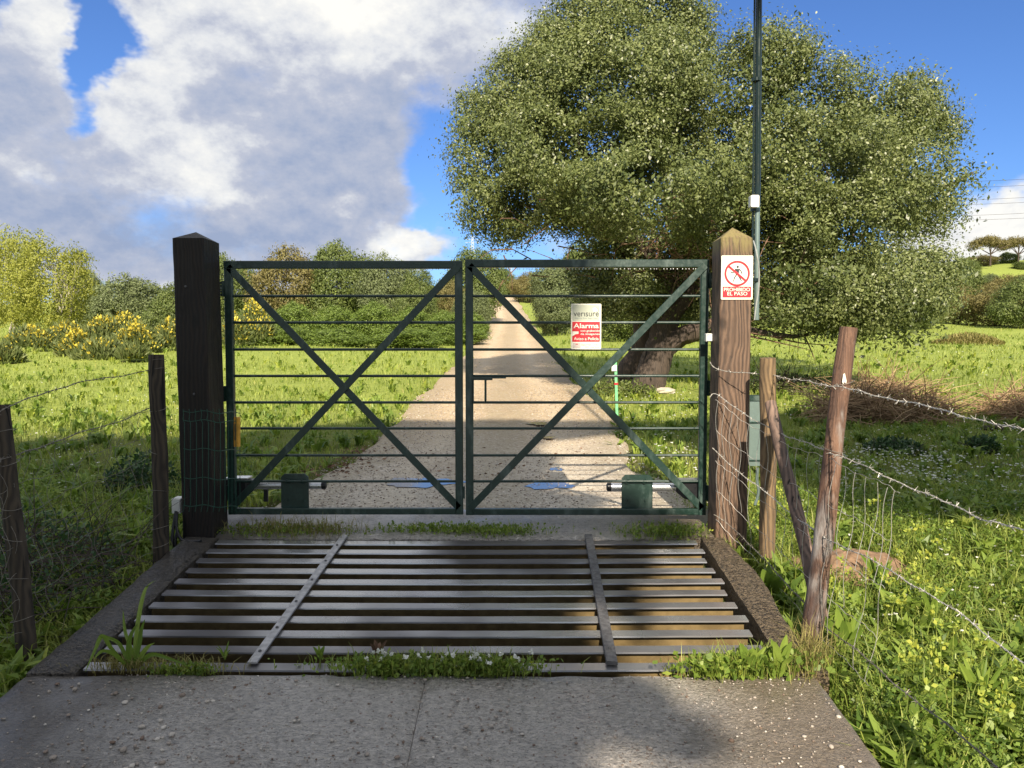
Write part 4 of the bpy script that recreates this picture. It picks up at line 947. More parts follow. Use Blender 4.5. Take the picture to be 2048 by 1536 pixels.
    HOLES = ((1195, 278, -2.6, .42), (1385, 262, -1.6, .5), (1410, 315, -1.6, .5), (1300, 385, -2.4, .55), (1235, 365, -3, .3), (1080, 275, -1.7, .3), (1120, 300, -2.4, .3), (1650, 190, -1.4, .4), (1660, 275, -2, .35), (1560, 270, -2, .3),
                           (1715, 500, -3.2, .4), (1690, 330, -2.8, .3), (1040, 400, -1.7, .35), (1245, 175, -2.2, .3), (1450, 380, -2.4, .3), (1780, 440, -2, .35), (1340, 150, -2, .25), (1300, 330, -4.2, .35), (1400, 300, -3, .4), (1560, 420, -3.2, .35), (1620, 500, -3.2, .35), (1480, 500, -2.2, .5), (985, 330, -1.5, .25), (1150, 200, -2.2, .25), (1500, 250, -1.8, .3), (1840, 330, -1.2, .3), (1130, 400, -3.2, .3))
    for px, py, dy, r_ in HOLES:
        q = at(px, py, YO+dy); d_ = cen-np.array(q); keep &= ((d_[:, 0]/r_)**2+(d_[:, 1]/(r_*2))**2+(d_[:, 2]/r_)**2) > 1+.6*vnoise(cen[:, 0], cen[:, 2], .12, 4)
    F = F[keep]; T = T[keep]; u = F.ravel(); V = V[u]; F = np.arange(len(u)).reshape(-1, 4)
    V2, F2, T2 = crown_cloud(B, 1700, 18, .10, .050, shell=(.96, 1.07), aspect=.42, up=.6, cull=.98)
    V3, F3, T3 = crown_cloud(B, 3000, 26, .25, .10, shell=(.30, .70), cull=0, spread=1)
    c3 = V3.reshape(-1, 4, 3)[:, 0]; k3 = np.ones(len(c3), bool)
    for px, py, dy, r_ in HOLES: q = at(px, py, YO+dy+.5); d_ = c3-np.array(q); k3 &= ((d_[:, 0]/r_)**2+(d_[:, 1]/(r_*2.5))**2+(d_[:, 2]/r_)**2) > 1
    V3, F3, T3 = V3.reshape(-1, 4, 3)[k3].reshape(-1, 3), np.arange(4*k3.sum()).reshape(-1, 4), T3[k3]*.5  # inner leaves tinted darker: shade inside the crown put into their colour
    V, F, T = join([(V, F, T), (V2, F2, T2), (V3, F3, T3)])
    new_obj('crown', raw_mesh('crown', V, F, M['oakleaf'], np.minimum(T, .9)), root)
oak()

# ------------------------------------------------------------------ background trees and shrubs
def crown_proto(nb, n_clump, per, rc, size, mat, wide=1.0, seed=1, flatb=.0):
    """unit crown: 1 m half-width, 1 m half-height, centre at 0"""
    global rng
    keep = rng; rng = np.random.default_rng(seed); B = []
    for i in range(nb):
        d = unit(rng.normal(0, 1, 3)); r = rng.uniform(.25, .62); B.append((d[0]*r, d[1]*r, d[2]*r*.85-.05, *(rng.uniform(.28, .5, 3)*np.array([1, 1, .9]))))
    B.append((0, 0, -.1, .55, .55, .6))
    V, F, T = crown_cloud(B, n_clump, per, rc, size, aspect=.55, up=.3, gap=(.24, .36), shell=(.5, 1.05))
    me = raw_mesh('crown', V, F, mat, T); rng = keep
    return me
CR = {
    'green': [crown_proto(13, 900, 30, .065, .048, M['bushleaf'], seed=s) for s in (1, 2)],
    'brown': [crown_proto(13, 850, 28, .065, .045, M['brownleaf'], seed=3)],
    'grey': [crown_proto(13, 900, 32, .06, .045, M['greyleaf'], seed=4)],
    'yellow': [crown_proto(15, 620, 30, .075, .042, M['yellowleaf'], seed=5)],
    'bramble': [crown_proto(10, 700, 28, .07, .055, M['bramble'], seed=6)],
}
TRUNK = {}
def trunk_proto(mat, pale=False, seed=1):
    random.seed(seed); m = MB()
    def br(p, d, L, r, lv):
        pts = [p]; q = p
        for k in range(4): q = q+(d+Vector((random.gauss(0, .18), random.gauss(0, .18), .05))).normalized()*L/4; pts.append(q)
        m.tube(pts, list(np.linspace(r, r*.45, 5)), 6, cap=False)
        if lv:
            for k in range(3 if lv > 1 else 2): br(pts[random.choice((2, 3, 4))], (d+Vector((random.gauss(0, .6), random.gauss(0, .6), random.uniform(0, .4)))).normalized(), L*.7, r*.5, lv-1)
    for k in range(4 if pale else 2): br(Vector((random.uniform(-.12, .12), random.uniform(-.1, .1), -1.05)), Vector((random.uniform(-.35, .35), random.uniform(-.3, .3), 1)).normalized(), .75, .045 if not pale else .026, 3 if pale else 2)
    return m.mesh('trunk', mat, False)
TRUNK['dark'] = trunk_proto(M['bark'], seed=2); TRUNK['pale'] = trunk_proto(M['bark_pale'], True, seed=5)
random.seed(99)
def bg_tree(kind, pxl, pxr, pyt, pyb, Y, label, trunk='dark', cat='tree', name='tree', group=None, rot=None, depth=None, z_drop=.15):
    cx = (pxl+pxr)/2; top = at(cx, pyt, Y); x0 = at(pxl, pyb, Y).x; x1 = at(pxr, pyb, Y).x; zb = min(at(cx, pyb, Y).z, gz(top.x, Y)+.2); zb -= z_drop+(.14*(top.z-zb) if kind in ('bramble',) or name == 'bush' or Y > 60 else 0)
    hw = (x1-x0)/2; hh = (top.z-zb)/2
    root = thing(name, (top.x, Y, zb), label, cat, group); random_i = random.randrange(len(CR[kind]))
    c = bpy.data.objects.new('crown', CR[kind][random_i]); SC.collection.objects.link(c); c.parent = root; c.location = (0, 0, hh*1.02); c.scale = (hw*1.22, depth or hw*1.1, hh*1.17)
    c.rotation_euler = (0, 0, rot if rot is not None else random.choice((0, PI, .35, -.3, PI+.3)))
    if trunk:
        t = bpy.data.objects.new('trunk', TRUNK[trunk]); SC.collection.objects.link(t); t.parent = root; t.location = (0, 0, hh); t.scale = (hw, hw, hh)
    return root
bg = bg_tree
bg('yellow', -60, 90, 440, 668, 40, 'pale yellow-green tree with white stems at the left edge', 'pale')
bg('yellow', 20, 205, 458, 672, 38, 'second pale yellow-green tree, right beside the dark rounded bush', 'pale', rot=1.2)
bg('grey', 100, 205, 510, 660, 46, 'greyish tree peeping out behind the pale yellow-green tree')
bg('grey', 165, 340, 528, 660, 36, 'rounded dark olive bush between the yellow-green tree and the left post', name='bush', cat='bush')
bg('green', 285, 420, 560, 665, 33, 'low dark bush right behind the left gate post', name='bush', cat='bush')
bg('green', 395, 520, 500, 640, 44, 'bushy tree showing between the left post and the gate')
bg('brown', 500, 650, 468, 640, 42, 'brownish twiggy tree above the left gate leaf, tallest of the thicket')
bg('green', 610, 760, 472, 640, 42, 'green tree in the thicket behind the middle of the left leaf')
bg('grey', 700, 835, 484, 640, 40, 'olive tree in the thicket right of the tall green one')
bg('green', 790, 880, 528, 655, 38, 'low tree at the right end of the thicket')
bg('brown', 850, 940, 545, 640, 46, 'brownish low tree between the thicket and the rounded track side tree')
bg('green', 868, 1012, 488, 622, 55, 'rounded tree at the left side of the track bend')
bg('grey', 900, 985, 560, 640, 42, 'small bush under the rounded tree at the bend', name='bush', cat='bush')
bg('brown', 1015, 1100, 535, 606, 90, 'yellowish brown tree closing the far end of the track')
bg('green', 955, 1035, 530, 606, RY[-1]+12, 'green tree straight ahead where the track bends away', name='tree')
bg('brown', 1012, 1085, 545, 606, RY[-1]+11, 'low brownish tree at the end of the visible track', name='tree')
bg('green', 1040, 1120, 560, 612, RY[-1]+6, 'green bush at the right side where the track disappears', name='bush', cat='bush')
bg('grey', 1048, 1180, 500, 655, 48, 'grey-green tree at the right side of the far track')
bg('green', 1100, 1250, 470, 650, 60, 'tall tree behind the left edge of the oak')
bg('grey', 1060, 1160, 560, 660, 40, 'rounded bush right of the far track, behind the little road sign', name='bush', cat='bush')
bg('green', 1180, 1330, 560, 672, 34, 'dark bush far behind the oak trunk, to its left', name='bush', cat='bush')
bg('green', 1320, 1480, 560, 668, 50, 'dark bush far behind the oak trunk, to its right', name='bush', cat='bush')
for i, (l, r, t, b, Y, k) in enumerate(((1480, 1640, 560, 660, 75, 'green'), (1620, 1800, 560, 655, 78, 'grey'), (1780, 1900, 540, 650, 72, 'green'), (1860, 1960, 545, 645, 80, 'brown'), (1930, 2050, 560, 650, 76, 'brown'), (1990, 2120, 545, 655, 70, 'green'), (2080, 2240, 530, 655, 72, 'grey'))):
    bg(k, l, r, t, b, Y, ['shrubby tree at the field edge behind the oak, leftmost', 'shrubby tree at the field edge behind the oak crown', 'green tree at the field edge right under the oak crown tip', 'brownish tree at the field edge beside the oak crown', 'brownish bush at the field edge below the hilltop oaks', 'green tree at the field edge at the right edge of the picture', 'greyish tree beyond the right edge of the field'][i], group='trees along the far edge of the right field')
hill = [(1880, 1975, 535, 590, 120), (1960, 2060, 540, 600, 115), (1830, 1900, 560, 610, 110), (2040, 2140, 535, 600, 118), (1905, 1965, 512, 545, 160), (2010, 2090, 545, 575, 150)]
for i, (l, r, t, b, Y) in enumerate(hill):
    bg('brown' if i % 2 else 'green', l, r, t, b, Y, 'shrub growing on the hillside right of the oak, '+['below the bare-limbed oaks', 'low at the picture edge', 'closest to the oak crown', 'just outside the picture edge', 'highest on the slope', 'halfway up at the picture edge'][i], name='bush', cat='bush', group='shrubs on the hillside', trunk=None)
def cork(px0, px1, pyt, pyb, Y, lab):
    a_, b_ = at(px0, pyb, Y), at(px1, pyt, Y); hw = (b_.x-a_.x)/2; cx = (a_.x+b_.x)/2; zb = at(px0, pyb, Y).z-.5; h = b_.z-zb
    root = thing('cork_oak', (cx, Y, zb), lab, 'tree', 'umbrella-shaped oaks on the hilltop'); m = MB()
    fork = Vector((cx, Y, zb+h*.38)); m.tube([(cx, Y, zb), fork], [hw*.05, hw*.04], 7)
    for k in range(6):
        t = -1+2*k/5; e = Vector((cx+t*hw*.8, Y+random.uniform(-.5, .5)*hw, zb+h*(.80-.12*t*t))); m.tube([fork, fork.lerp(e, .5)+Vector((0, 0, h*.05)), e], [hw*.03, hw*.02, hw*.01], 5)
    m.build('trunk', M['bark'], root, True)
    B = [(cx+t*hw*.75, Y+random.uniform(-.3, .3)*hw, zb+h*(.84-.14*t*t), hw*.33, hw*.4, h*.17) for t in np.linspace(-1, 1, 6)]
    V, F, T = crown_cloud(B, 420, 22, hw*.08, hw*.07, shell=(.5, 1.05), cull=.3); new_obj('crown', raw_mesh('crown', V, F, M['brownleaf'], T), root)
cork(1943, 2020, 472, 527, 170, 'widest umbrella-shaped oak on the hilltop at the right')
cork(2000, 2075, 474, 527, 175, 'umbrella-shaped oak on the hilltop cut by the picture edge')
cork(1846, 1884, 503, 530, 180, 'small umbrella-shaped oak on the hilltop nearest the big oak crown')
for i in range(34):
    px = 1850+(i*37) % 330+random.uniform(-10, 10); Y = 92+(i*29) % 110; q = hit_t(px, 560+random.uniform(-30, 50)); 
    gx_ = (px-1024)/K*Y; zc = gz(gx_, Y); w = random.uniform(2.0, 4.6); h_ = random.uniform(1.6, 3.6); kd = random.choice(('green', 'brown', 'grey', 'green'))
    rt = thing('scrub_bush', (gx_, Y, zc-.5), {'green': 'green', 'brown': 'brownish', 'grey': 'greyish'}[kd]+' scrub bush covering the hillside below the hilltop oaks', 'bush', 'scrub on the hillside'); c = bpy.data.objects.new('crown', random.choice(CR[kd])); SC.collection.objects.link(c); c.parent = rt; c.location = (0, 0, h_*.55); c.scale = (w, w, h_*.8); c.rotation_euler = (0, 0, i*.7)
# bramble bank under the thicket
for i, (l, r, t, b, Y) in enumerate(((455, 560, 606, 664, 37), (530, 640, 592, 664, 36), (610, 720, 600, 662, 36), (690, 800, 592, 664, 35), (770, 870, 606, 664, 35), (840, 930, 612, 662, 35), (905, 985, 618, 662, 36), (520, 640, 650, 678, 31), (740, 850, 655, 680, 31), (470, 610, 646, 690, 31), (590, 760, 650, 692, 30.5), (730, 890, 650, 690, 31), (860, 985, 640, 682, 32.5))):
    bg('bramble', l, r, t, b, Y, 'green bramble bush in the bank behind the left leaf, '+['nearest the left post', 'second from the left post', 'third from the left post', 'in the middle of the bank', 'just left of the inner stile', 'behind the inner stiles', 'closest to the track', 'low in front, left half', 'low in front, right half', 'lowest one nearest the left post', 'lowest one left of the middle', 'lowest one right of the middle', 'lowest one nearest the track'][i], trunk=None, name='bramble_bush', cat='bush', group='bramble bushes of the bank')
# flowering broom
def broom(pxl, pxr, pyt, pyb, Y, lab, fl=.5, seed=0):
    cx = (pxl+pxr)/2; top = at(cx, pyt, Y); hw = (at(pxr, pyb, Y).x-at(pxl, pyb, Y).x)/2; zb = min(at(cx, pyb, Y).z, gz(top.x, Y)+.1)-.05; h = top.z-zb
    root = thing('broom_shrub', (top.x, Y, zb), lab, 'shrub', 'yellow-flowering broom shrubs'); n = 1500
    a = rng.uniform(0, 2*PI, n); r = np.sqrt(rng.uniform(0, 1, n)); P = np.stack([top.x+np.cos(a)*r*hw, Y+np.sin(a)*r*hw*.8, zb+h*(1-r**2*.7)*rng.uniform(.15, 1, n)], 1)
    D = np.stack([np.cos(a)*r*.6, np.sin(a)*r*.6, np.ones(n)], 1); V, F = leaf_quads(P, D, .24, .22, .35); new_obj('stems', raw_mesh('stems', V, F, M['broomgreen'], rng.uniform(0, 1, n)), root)
    n = int(560*fl); cl = rng.uniform(0, 2*PI, 30); ci = rng.integers(0, 30, n); a = cl[ci]+rng.normal(0, .35, n); r = np.clip(rng.uniform(.1, 1, 30)[ci]+rng.normal(0, .13, n), 0, 1.05)
    P = np.stack([top.x+np.cos(a)*r*hw, Y+np.sin(a)*r*hw*.8-.03, zb+h*(1.03-r**2*.7)*rng.uniform(.72, 1.04, n)], 1); V, F = leaf_quads(P, np.tile([0, 0, 1.], (n, 1)), .105, .7, 1.0)
    new_obj('blossom', raw_mesh('blossom', V, F, M['broomflower'], rng.uniform(0, 1, n)), root)
for i, b in enumerate(((-30, 40, 695, 725, 22, .3), (10, 110, 655, 700, 27, .9), (90, 180, 645, 690, 29, .7), (115, 190, 662, 716, 24.5, 1.3), (160, 250, 636, 690, 28, 1.0), (150, 260, 680, 725, 23.5, .35), (225, 320, 650, 705, 26, 1.0), (240, 292, 696, 715, 22.5, .9), (300, 380, 640, 700, 27, .7), (200, 300, 628, 670, 31, .8), (440, 500, 630, 690, 27, .9), (470, 545, 603, 665, 30, 1.1), (380, 470, 645, 690, 29, .4))):
    broom(*b[:5], 'yellow-flowering broom shrub '+['at the left picture edge', 'low at the foot of the pale tree', 'right of the one at the pale tree foot', 'with the densest blossom in front of the group', 'under the dark olive bush', 'with mostly green stems, in front', 'in the middle of the meadow edge', 'smallest, alone on the grass', 'just left of the gate post', 'behind the group at the olive bush', 'low between the left post and the gate stile', 'tallest behind the left gate leaf', 'hidden mostly by the left gate post'][i], fl=b[5])

# ------------------------------------------------------------------ trees behind the photographer: they shade the drive
def shadow_row():
    # where the photograph is lit: windows, given where the light lands (x, y on a level plane 0.4 m up)
    sx_, sy_, sz_ = SUNV
    def lands(P):
        t = (P[:, 2]-.4)/sz_; return P[:, 0]-sx_*t, P[:, 1]-sy_*t
    specs = [(-9.4, -8.6, 16.6, 3.7), (-4.8, -8, 16.2, 3.5), (-0.6, -8, 16.0, 3.5), (5.3, -8.2, 16.2, 3.8), (10.2, -8.8, 16.4, 3.8)]
    for i, (x, y, h, r) in enumerate(specs):
        g = gz(x, y); root = thing('eucalyptus_tree', (x, y, g), 'tall tree behind the photographer, '+['farthest to the left', 'left of the drive', 'at the drive itself', 'right of the drive', 'farthest to the right'][i], 'tree', 'trees behind the photographer')
        m = MB(); m.tube([(x, y, g-.2), (x+.1, y, g+h*.35), (x+.05, y+.2, g+h*.9)], [.28, .2, .05], 9)
        for k in range(7): a_ = k*.9; m.tube([(x+.05, y, g+h*(.3+.07*k)), (x+math.cos(a_)*r*.3, y+math.sin(a_)*r*.3, g+h*(.45+.07*k))], [.08, .02], 5)
        m.build('trunk', M['bark'], root, True)
        B = []
        for k in range(22):
            a_ = rng.uniform(0, 2*PI); q = rng.uniform(.2, .75)*r; B.append((x+q*math.cos(a_), y+q*math.sin(a_)*.7, g+h*rng.uniform(.46, .88), r*.55, r*.42, h*.11))
        B.append((x, y, g+h*.68, r*.6, r*.5, h*.27))
        V, F, T = crown_cloud(B, 1700, 20, .32, .36, shell=(.2, 1.05), cull=.1, spread=1.5)
        C = V.reshape(-1, 4, 3).mean(1); lx, ly = lands(C)
        top = 11.7+.7*(vnoise(lx, 0, 2.1, 3)-.5)*2-3.0*sst(1.8, 4.2, -lx)
        keep = ly < top
        # leaves cut out so sun lands right of the drive, dappled at its edge
        n1 = (vnoise(lx, ly, .8, 11)+vnoise(lx, ly, .3, 12)*.5-.75)*(1+1.2*sst(4, 2.5, ly))
        win = (lx+n1*.9 > .95) & (lx < 5.5+n1) & (ly+n1 > 1.2) & (ly+n1*.8 < 9.6-4.2*sst(1.7, 2.6, lx))
        wint = (lx+n1*.5 > .25) & (lx < 1.6) & (ly > 6.0+n1*.5) & (ly < 9.8+n1*.5)
        speck = (vnoise(lx, ly, .45, 21) > .80) & (lx > -.3) & (lx < 1.4) & (ly < 5)
        soft = (ly < 4.2) & (lx < 1.6) & (rng.uniform(0, 1, len(lx)) < sst(.0, 1.3, lx+n1*.3)*.95)
        keep &= ~(win | wint | speck | soft)
        F = F[keep]; T = T[keep]; u = F.ravel(); V2 = V[u]; F2 = np.arange(len(u)).reshape(-1, 4)
        new_obj('crown', raw_mesh('crown', V2, F2, M['oakleaf'], T), root)
shadow_row()
# ------------------------------------------------------------------ grass and weeds
def field_points(n, y0, y1, p=1.6, xk=.80, margin=1.6):
    u = rng.uniform(0, 1, n); a = 1-p; y = (y0**a+u*(y1**a-y0**a))**(1/a)
    x = rng.uniform(-1, 1, n)*(xk*y+margin); return x, y
_sl = hit(1700, 1140)
def clear(x, y, m=0.0): return ~(on_road(x, y, -.12+m) | on_drive(x, y, m) | (((x-_sl.x)/.36)**2+((y-_sl.y)/.26)**2 < 1-.5*vnoise(x, y, .15, 5)))
def meadow():
    parts = []
    # short sward
    x, y = field_points(200000, 2.0, 75, 1.55); k = ~(on_road(x, y, -.05-.75*vnoise(x, y, .45, 71)**2.2) | on_drive(x, y))
    den = vnoise(x, y, 1.1, 31)*.6+vnoise(x, y, .35, 32)*.4; k &= rng.uniform(0, 1, len(x)) < .35+den; x, y, den = x[k], y[k], den[k]
    h = (.035+.06*den)*rng.uniform(.5, 1.5, len(x))*(1+.035*y); w = .0035*(1+y*.22)*rng.uniform(.7, 1.4, len(x))
    P = np.stack([x, y, terrain(x, y)-.005], 1); V, F = blades(P, h, w, .9)
    pal = vnoise(x, y, 3.2, 33)*.5+vnoise(x, y, .9, 34)*.5; t = np.clip(.18+pal*.6+rng.normal(0, .14, len(x)), 0, 1)
    t = np.where(rng.uniform(0, 1, len(x)) < .03, 1, np.minimum(t, .86)); parts.append((V, F, np.repeat(t, 3)))
    V, F, T = join(parts); tag(new_obj('grass', raw_mesh('grass', V, F, M['grass'], T)), 'short green meadow grass on both sides of the track', 'grass', kind='stuff')
meadow()
def weeds():
    """broad-leaved rosettes and fans"""
    x, y = field_points(8200, 2.2, 32, 1.7); k = clear(x, y, .06); x, y = x[k], y[k]
    dn = vnoise(x, y, 1.6, 41); k = rng.uniform(0, 1, len(x)) < .25+dn; x, y = x[k], y[k]; n = len(x); per = 11
    rep = np.repeat(np.arange(n), per); s = (rng.uniform(.06, .15, n)*(1+.022*y))[rep]*rng.uniform(.6, 1.2, n*per)
    P = np.stack([x[rep]+rng.normal(0, .025, n*per), y[rep]+rng.normal(0, .025, n*per), np.zeros(n*per)], 1); P[:, 2] = terrain(P[:, 0], P[:, 1])
    V, F = blades(P, s, s*.24, 1.15); ct = rng.uniform(.15, .75, n)[rep]; T = np.clip(ct+.28*sst(8, 18, y)[rep]+rng.normal(0, .12, n*per), 0, .9)
    tag(new_obj('broad_weeds', raw_mesh('broad_weeds', V, F, M['weed'], np.repeat(T, 3))), 'broad-leaved weeds scattered through the meadow', 'weeds', kind='stuff')
    # leafy ground cover close to the fence on the right and left
    parts = []
    for (x0, x1, y0, y1, nc, sc) in ((1.27, 4.2, 1.8, 6.0, 6800, 1.0), (4.0, 9, 5, 10, 1200, 1.3), (-4.8, -2.0, 2.6, 6.5, 2200, 1.0)):
        x = rng.uniform(x0, x1, nc); y = rng.uniform(y0, y1, nc); k = clear(x, y, .0); x, y = x[k], y[k]; nc = len(x); per = 14; rep = np.repeat(np.arange(nc), per); n = nc*per
        hh = rng.uniform(.03, .17, nc)[rep]*(vnoise(x, y, .5, 51)[rep]*1.2+.2)*sc
        P = np.stack([x[rep]+rng.normal(0, .03, n)*sc, y[rep]+rng.normal(0, .03, n)*sc, np.zeros(n)], 1); P[:, 2] = terrain(P[:, 0], P[:, 1])+hh*rng.uniform(.2, 1, n)
        V, F = leaf_quads(P, np.tile([0, 0, .5], (n, 1)), rng.uniform(.011, .026, nc)[rep]*sc, .6, .9); T = np.clip(rng.uniform(0, .62, nc)[rep]+rng.normal(0, .12, n), 0, .86); parts.append((V, F, T))
    V, F, T = join(parts); tag(new_obj('leafy_ground_cover', raw_mesh('leafy_ground_cover', V, F, M['weed'], T)), 'low leafy plants carpeting the verges beside the fence', 'ground cover', kind='stuff')
    # tall thin grasses close by
    x = np.concatenate([rng.uniform(1.27, 4.5, 26000), rng.uniform(-4.8, -2.0, 5000)]); y = np.concatenate([rng.uniform(1.8, 6.5, 26000), rng.uniform(2.5, 7.5, 5000)]); k = clear(x, y, .0); x, y = x[k], y[k]
    k = rng.uniform(0, 1, len(x)) < vnoise(x, y, .45, 61)*1.3; x, y = x[k], y[k]; P = np.stack([x, y, terrain(x, y)], 1)
    V, F = blades(P, rng.uniform(.07, .22, len(x)), .0045, 1.0); tag(new_obj('tall_grass', raw_mesh('tall_grass', V, F, M['grass'], np.repeat(np.clip(rng.normal(.5, .2, len(x)), 0, .95), 3))), 'longer grass blades along the foot of the fences', 'grass', kind='stuff')
weeds()
def flowers():
    parts = []
    for (pxa, pxb, pya, pyb, n, s) in ((1600, 2048, 860, 1060, 700, .013), (1640, 1900, 900, 990, 360, .014), (1240, 1400, 790, 1000, 260, .013), (1700, 2048, 1060, 1300, 90, .012), (60, 430, 740, 1000, 160, .013), (1500, 2040, 690, 850, 200, .022)):
        for _ in range(n):
            p = hit_t(random.uniform(pxa, pxb), random.uniform(pya, pyb))
            if p is None: continue
            parts.append((p.x, p.y, p.z+random.uniform(.04, .09), s))
    A = np.array(parts); k = clear(A[:, 0], A[:, 1], .1); A = A[k]; per = 5; rep = np.repeat(np.arange(len(A)), per); n = len(rep); a = np.tile(np.arange(per)*2*PI/per, len(A))
    V, F = leaf_quads(A[rep, :3], np.stack([np.cos(a), np.sin(a), np.full(n, .35)], 1), A[rep, 3]*1.1, .8, .12)
    tag(new_obj('daisies', raw_mesh('daisies', V, F, M['petal'], rng.uniform(0, 1, n))), 'tiny white daisies sprinkled over the shaded meadow', 'flowers', kind='stuff')
def hit_old(px, py):
    d = ray(px, py)
    t = np.geomspace(2, 150, 700); z = CAMZ+d[2]*t; g = terr0(d[0]*t, d[1]*t); i = np.argmax(z < g)
    return Vector((d[0]*t[i], d[1]*t[i], float(g[i]))) if i else None
flowers()

# weeds rooted in the cattle grid
def patch(name, label, cat, spots, mat, kind='leaf', n=300, size=.03, height=.06, flower=None, yellow=None):
    P = []
    for (px, py, rx, ry, w) in spots:
        for _ in range(int(n*w)):
            q = dpt(px+random.gauss(0, rx*.5), py+random.gauss(0, ry*.35)); P.append((q.x, q.y, q.z))
    P = np.array(P); base = P.copy(); root = thing(name, tuple(P.mean(0)), label, cat)
    if kind == 'leaf':
        hgt = height*rng.uniform(.1, 1, len(P)); P[:, 2] += hgt-.01; V, F = leaf_quads(P, np.tile([0, 0, .6], (len(P), 1)), size, .7, .9); T = np.clip(rng.normal(.42, .2, len(P)), 0, 1); parts = [(V, F, T)]
        new_obj('leaves', raw_mesh('leaves', V, F, mat, T), root)
        k = rng.choice(len(P), len(P)//2, replace=False); V, F = blades(base[k]-[0, 0, .01], height*rng.uniform(.8, 1.9, len(k)), .0035, .8); tag(new_obj('blades', raw_mesh('blades', V, F, M['grass'], np.repeat(np.clip(rng.normal(.5, .2, len(k)), 0, 1), 3)), root), kind='stuff')
    else:
        V, F = blades(P-[0, 0, .01], height*rng.uniform(.4, 1.3, len(P)), size, 1.0); tag(new_obj('blades', raw_mesh('blades', V, F, mat, np.repeat(np.clip(rng.normal(.5, .25, len(P)), 0, 1), 3)), root), kind='stuff')
    if flower:
        k = rng.choice(len(P), flower, replace=False); C = P[k]; C[:, 2] = base[k][:, 2]+height*rng.uniform(.9, 1.5, flower); per = 12; rep = np.repeat(np.arange(flower), per)
        V, F = leaf_quads(C[rep], rng.normal(0, 1, (flower*per, 3)), .013, .8, .5); new_obj('blossoms', raw_mesh('blossoms', V, F, M['petal'], rng.uniform(0, 1, flower*per)), root)
    return root
patch('clover_patch', 'clover patch with white blossoms at the near edge of the grid', 'weeds', [(860, 1338, 190, 18, 1.2), (790, 1345, 110, 14, .6), (970, 1345, 110, 12, .7)], M['weed'], n=900, size=.022, height=.055, flower=28)
patch('weed_clump', 'leafy sunlit weeds at the near right corner of the grid', 'weeds', [(1520, 1345, 90, 18, 1), (1440, 1352, 90, 12, .6)], M['weed'], n=650, size=.036, height=.085)
patch('weed_clump', 'matted weeds along the far left edge of the grid, below the gate', 'weeds', [(560, 1064, 150, 16, .7), (900, 1062, 170, 12, 1), (1000, 1068, 80, 10, .3)], M['weed'], n=900, size=.022, height=.045)
patch('weed_clump', 'grassy tuft at the far right corner of the grid, below the gate', 'weeds', [(1330, 1068, 90, 16, 1)], M['weed'], n=650, size=.022, height=.06)
patch('dry_grass_tuft', 'yellowish dry grass on the far edge of the grid, left of centre', 'grass tuft', [(560, 1062, 100, 18, 1), (660, 1066, 80, 12, .5)], M['drygrass'], 'blade', n=420, size=.003, height=.11)
patch('dry_grass_tuft', 'wispy dry grass at the near left corner of the grid', 'grass tuft', [(330, 1338, 130, 14, 1), (240, 1335, 60, 14, .5)], M['drygrass'], 'blade', n=260, size=.0035, height=.07)
patch('dry_grass_tuft', 'wispy grass on the curb beside the leaning stake', 'grass tuft', [(1620, 1330, 40, 40, 1)], M['drygrass'], 'blade', n=260, size=.003, height=.16)
patch('weed_clump', 'small clover mat beside the strap-leaved plant', 'weeds', [(370, 1345, 60, 8, 1)], M['weed'], n=300, size=.018, height=.04)
def strap_leaf(root, pts, w, mat, name='leaf', fold=.25):
    s = spline(pts, 6); m = MB(); n = len(s); vs = []
    for i, p in enumerate(s):
        t = i/(n-1); ww = w*math.sin(PI*min(1, .12+t*.88))**.6*(1-t**4*.6); d = (s[min(i+1, n-1)]-s[max(i-1, 0)]).normalized(); r = d.cross(Vector((0, 1, .2))).normalized()
        vs += [p-r*ww/2, p+Vector((0, fold*ww, -fold*ww)), p+r*ww/2]
    fs = []
    for i in range(n-1):
        for j in (0, 1): a_ = i*3+j; fs.append((a_, a_+1, a_+4, a_+3))
    m.add(vs, fs); me = m.mesh(name, mat, True); a = me.attributes.new('tint', 'FLOAT', 'FACE'); a.data.foreach_set('value', np.full(len(me.polygons), random.uniform(.2, .7), np.float32)); return new_obj(name, me, root)
rt = thing('strap_leaved_plant', dpt(262, 1340), 'strap-leaved plant with long drooping blades at the near left corner of the grid', 'plant')
for L in ([(262, 1340, 3.12), (225, 1300, 3.1), (205, 1272, 3.08), (190, 1300, 3.05), (170, 1345, 3.0)], [(262, 1340, 3.12), (240, 1290, 3.14), (215, 1275, 3.16), (200, 1268, 3.18)], [(265, 1340, 3.12), (262, 1300, 3.14), (250, 1262, 3.18), (246, 1220, 3.2)],
          [(266, 1340, 3.12), (278, 1290, 3.12), (282, 1262, 3.12), (290, 1238, 3.1)], [(268, 1342, 3.12), (300, 1310, 3.1), (340, 1318, 3.06), (378, 1332, 3.02)], [(262, 1342, 3.12), (230, 1310, 3.08), (205, 1302, 3.05), (188, 1318, 3.02)],
          [(264, 1342, 3.12), (256, 1305, 3.1), (262, 1270, 3.08), (276, 1246, 3.06)], [(266, 1342, 3.12), (290, 1300, 3.15), (310, 1285, 3.2)], [(266, 1340, 3.12), (275, 1250, 3.2), (290, 1180, 3.3), (312, 1160, 3.4)]):
    strap_leaf(rt, [at(*q) for q in L], .020, M['weed'])
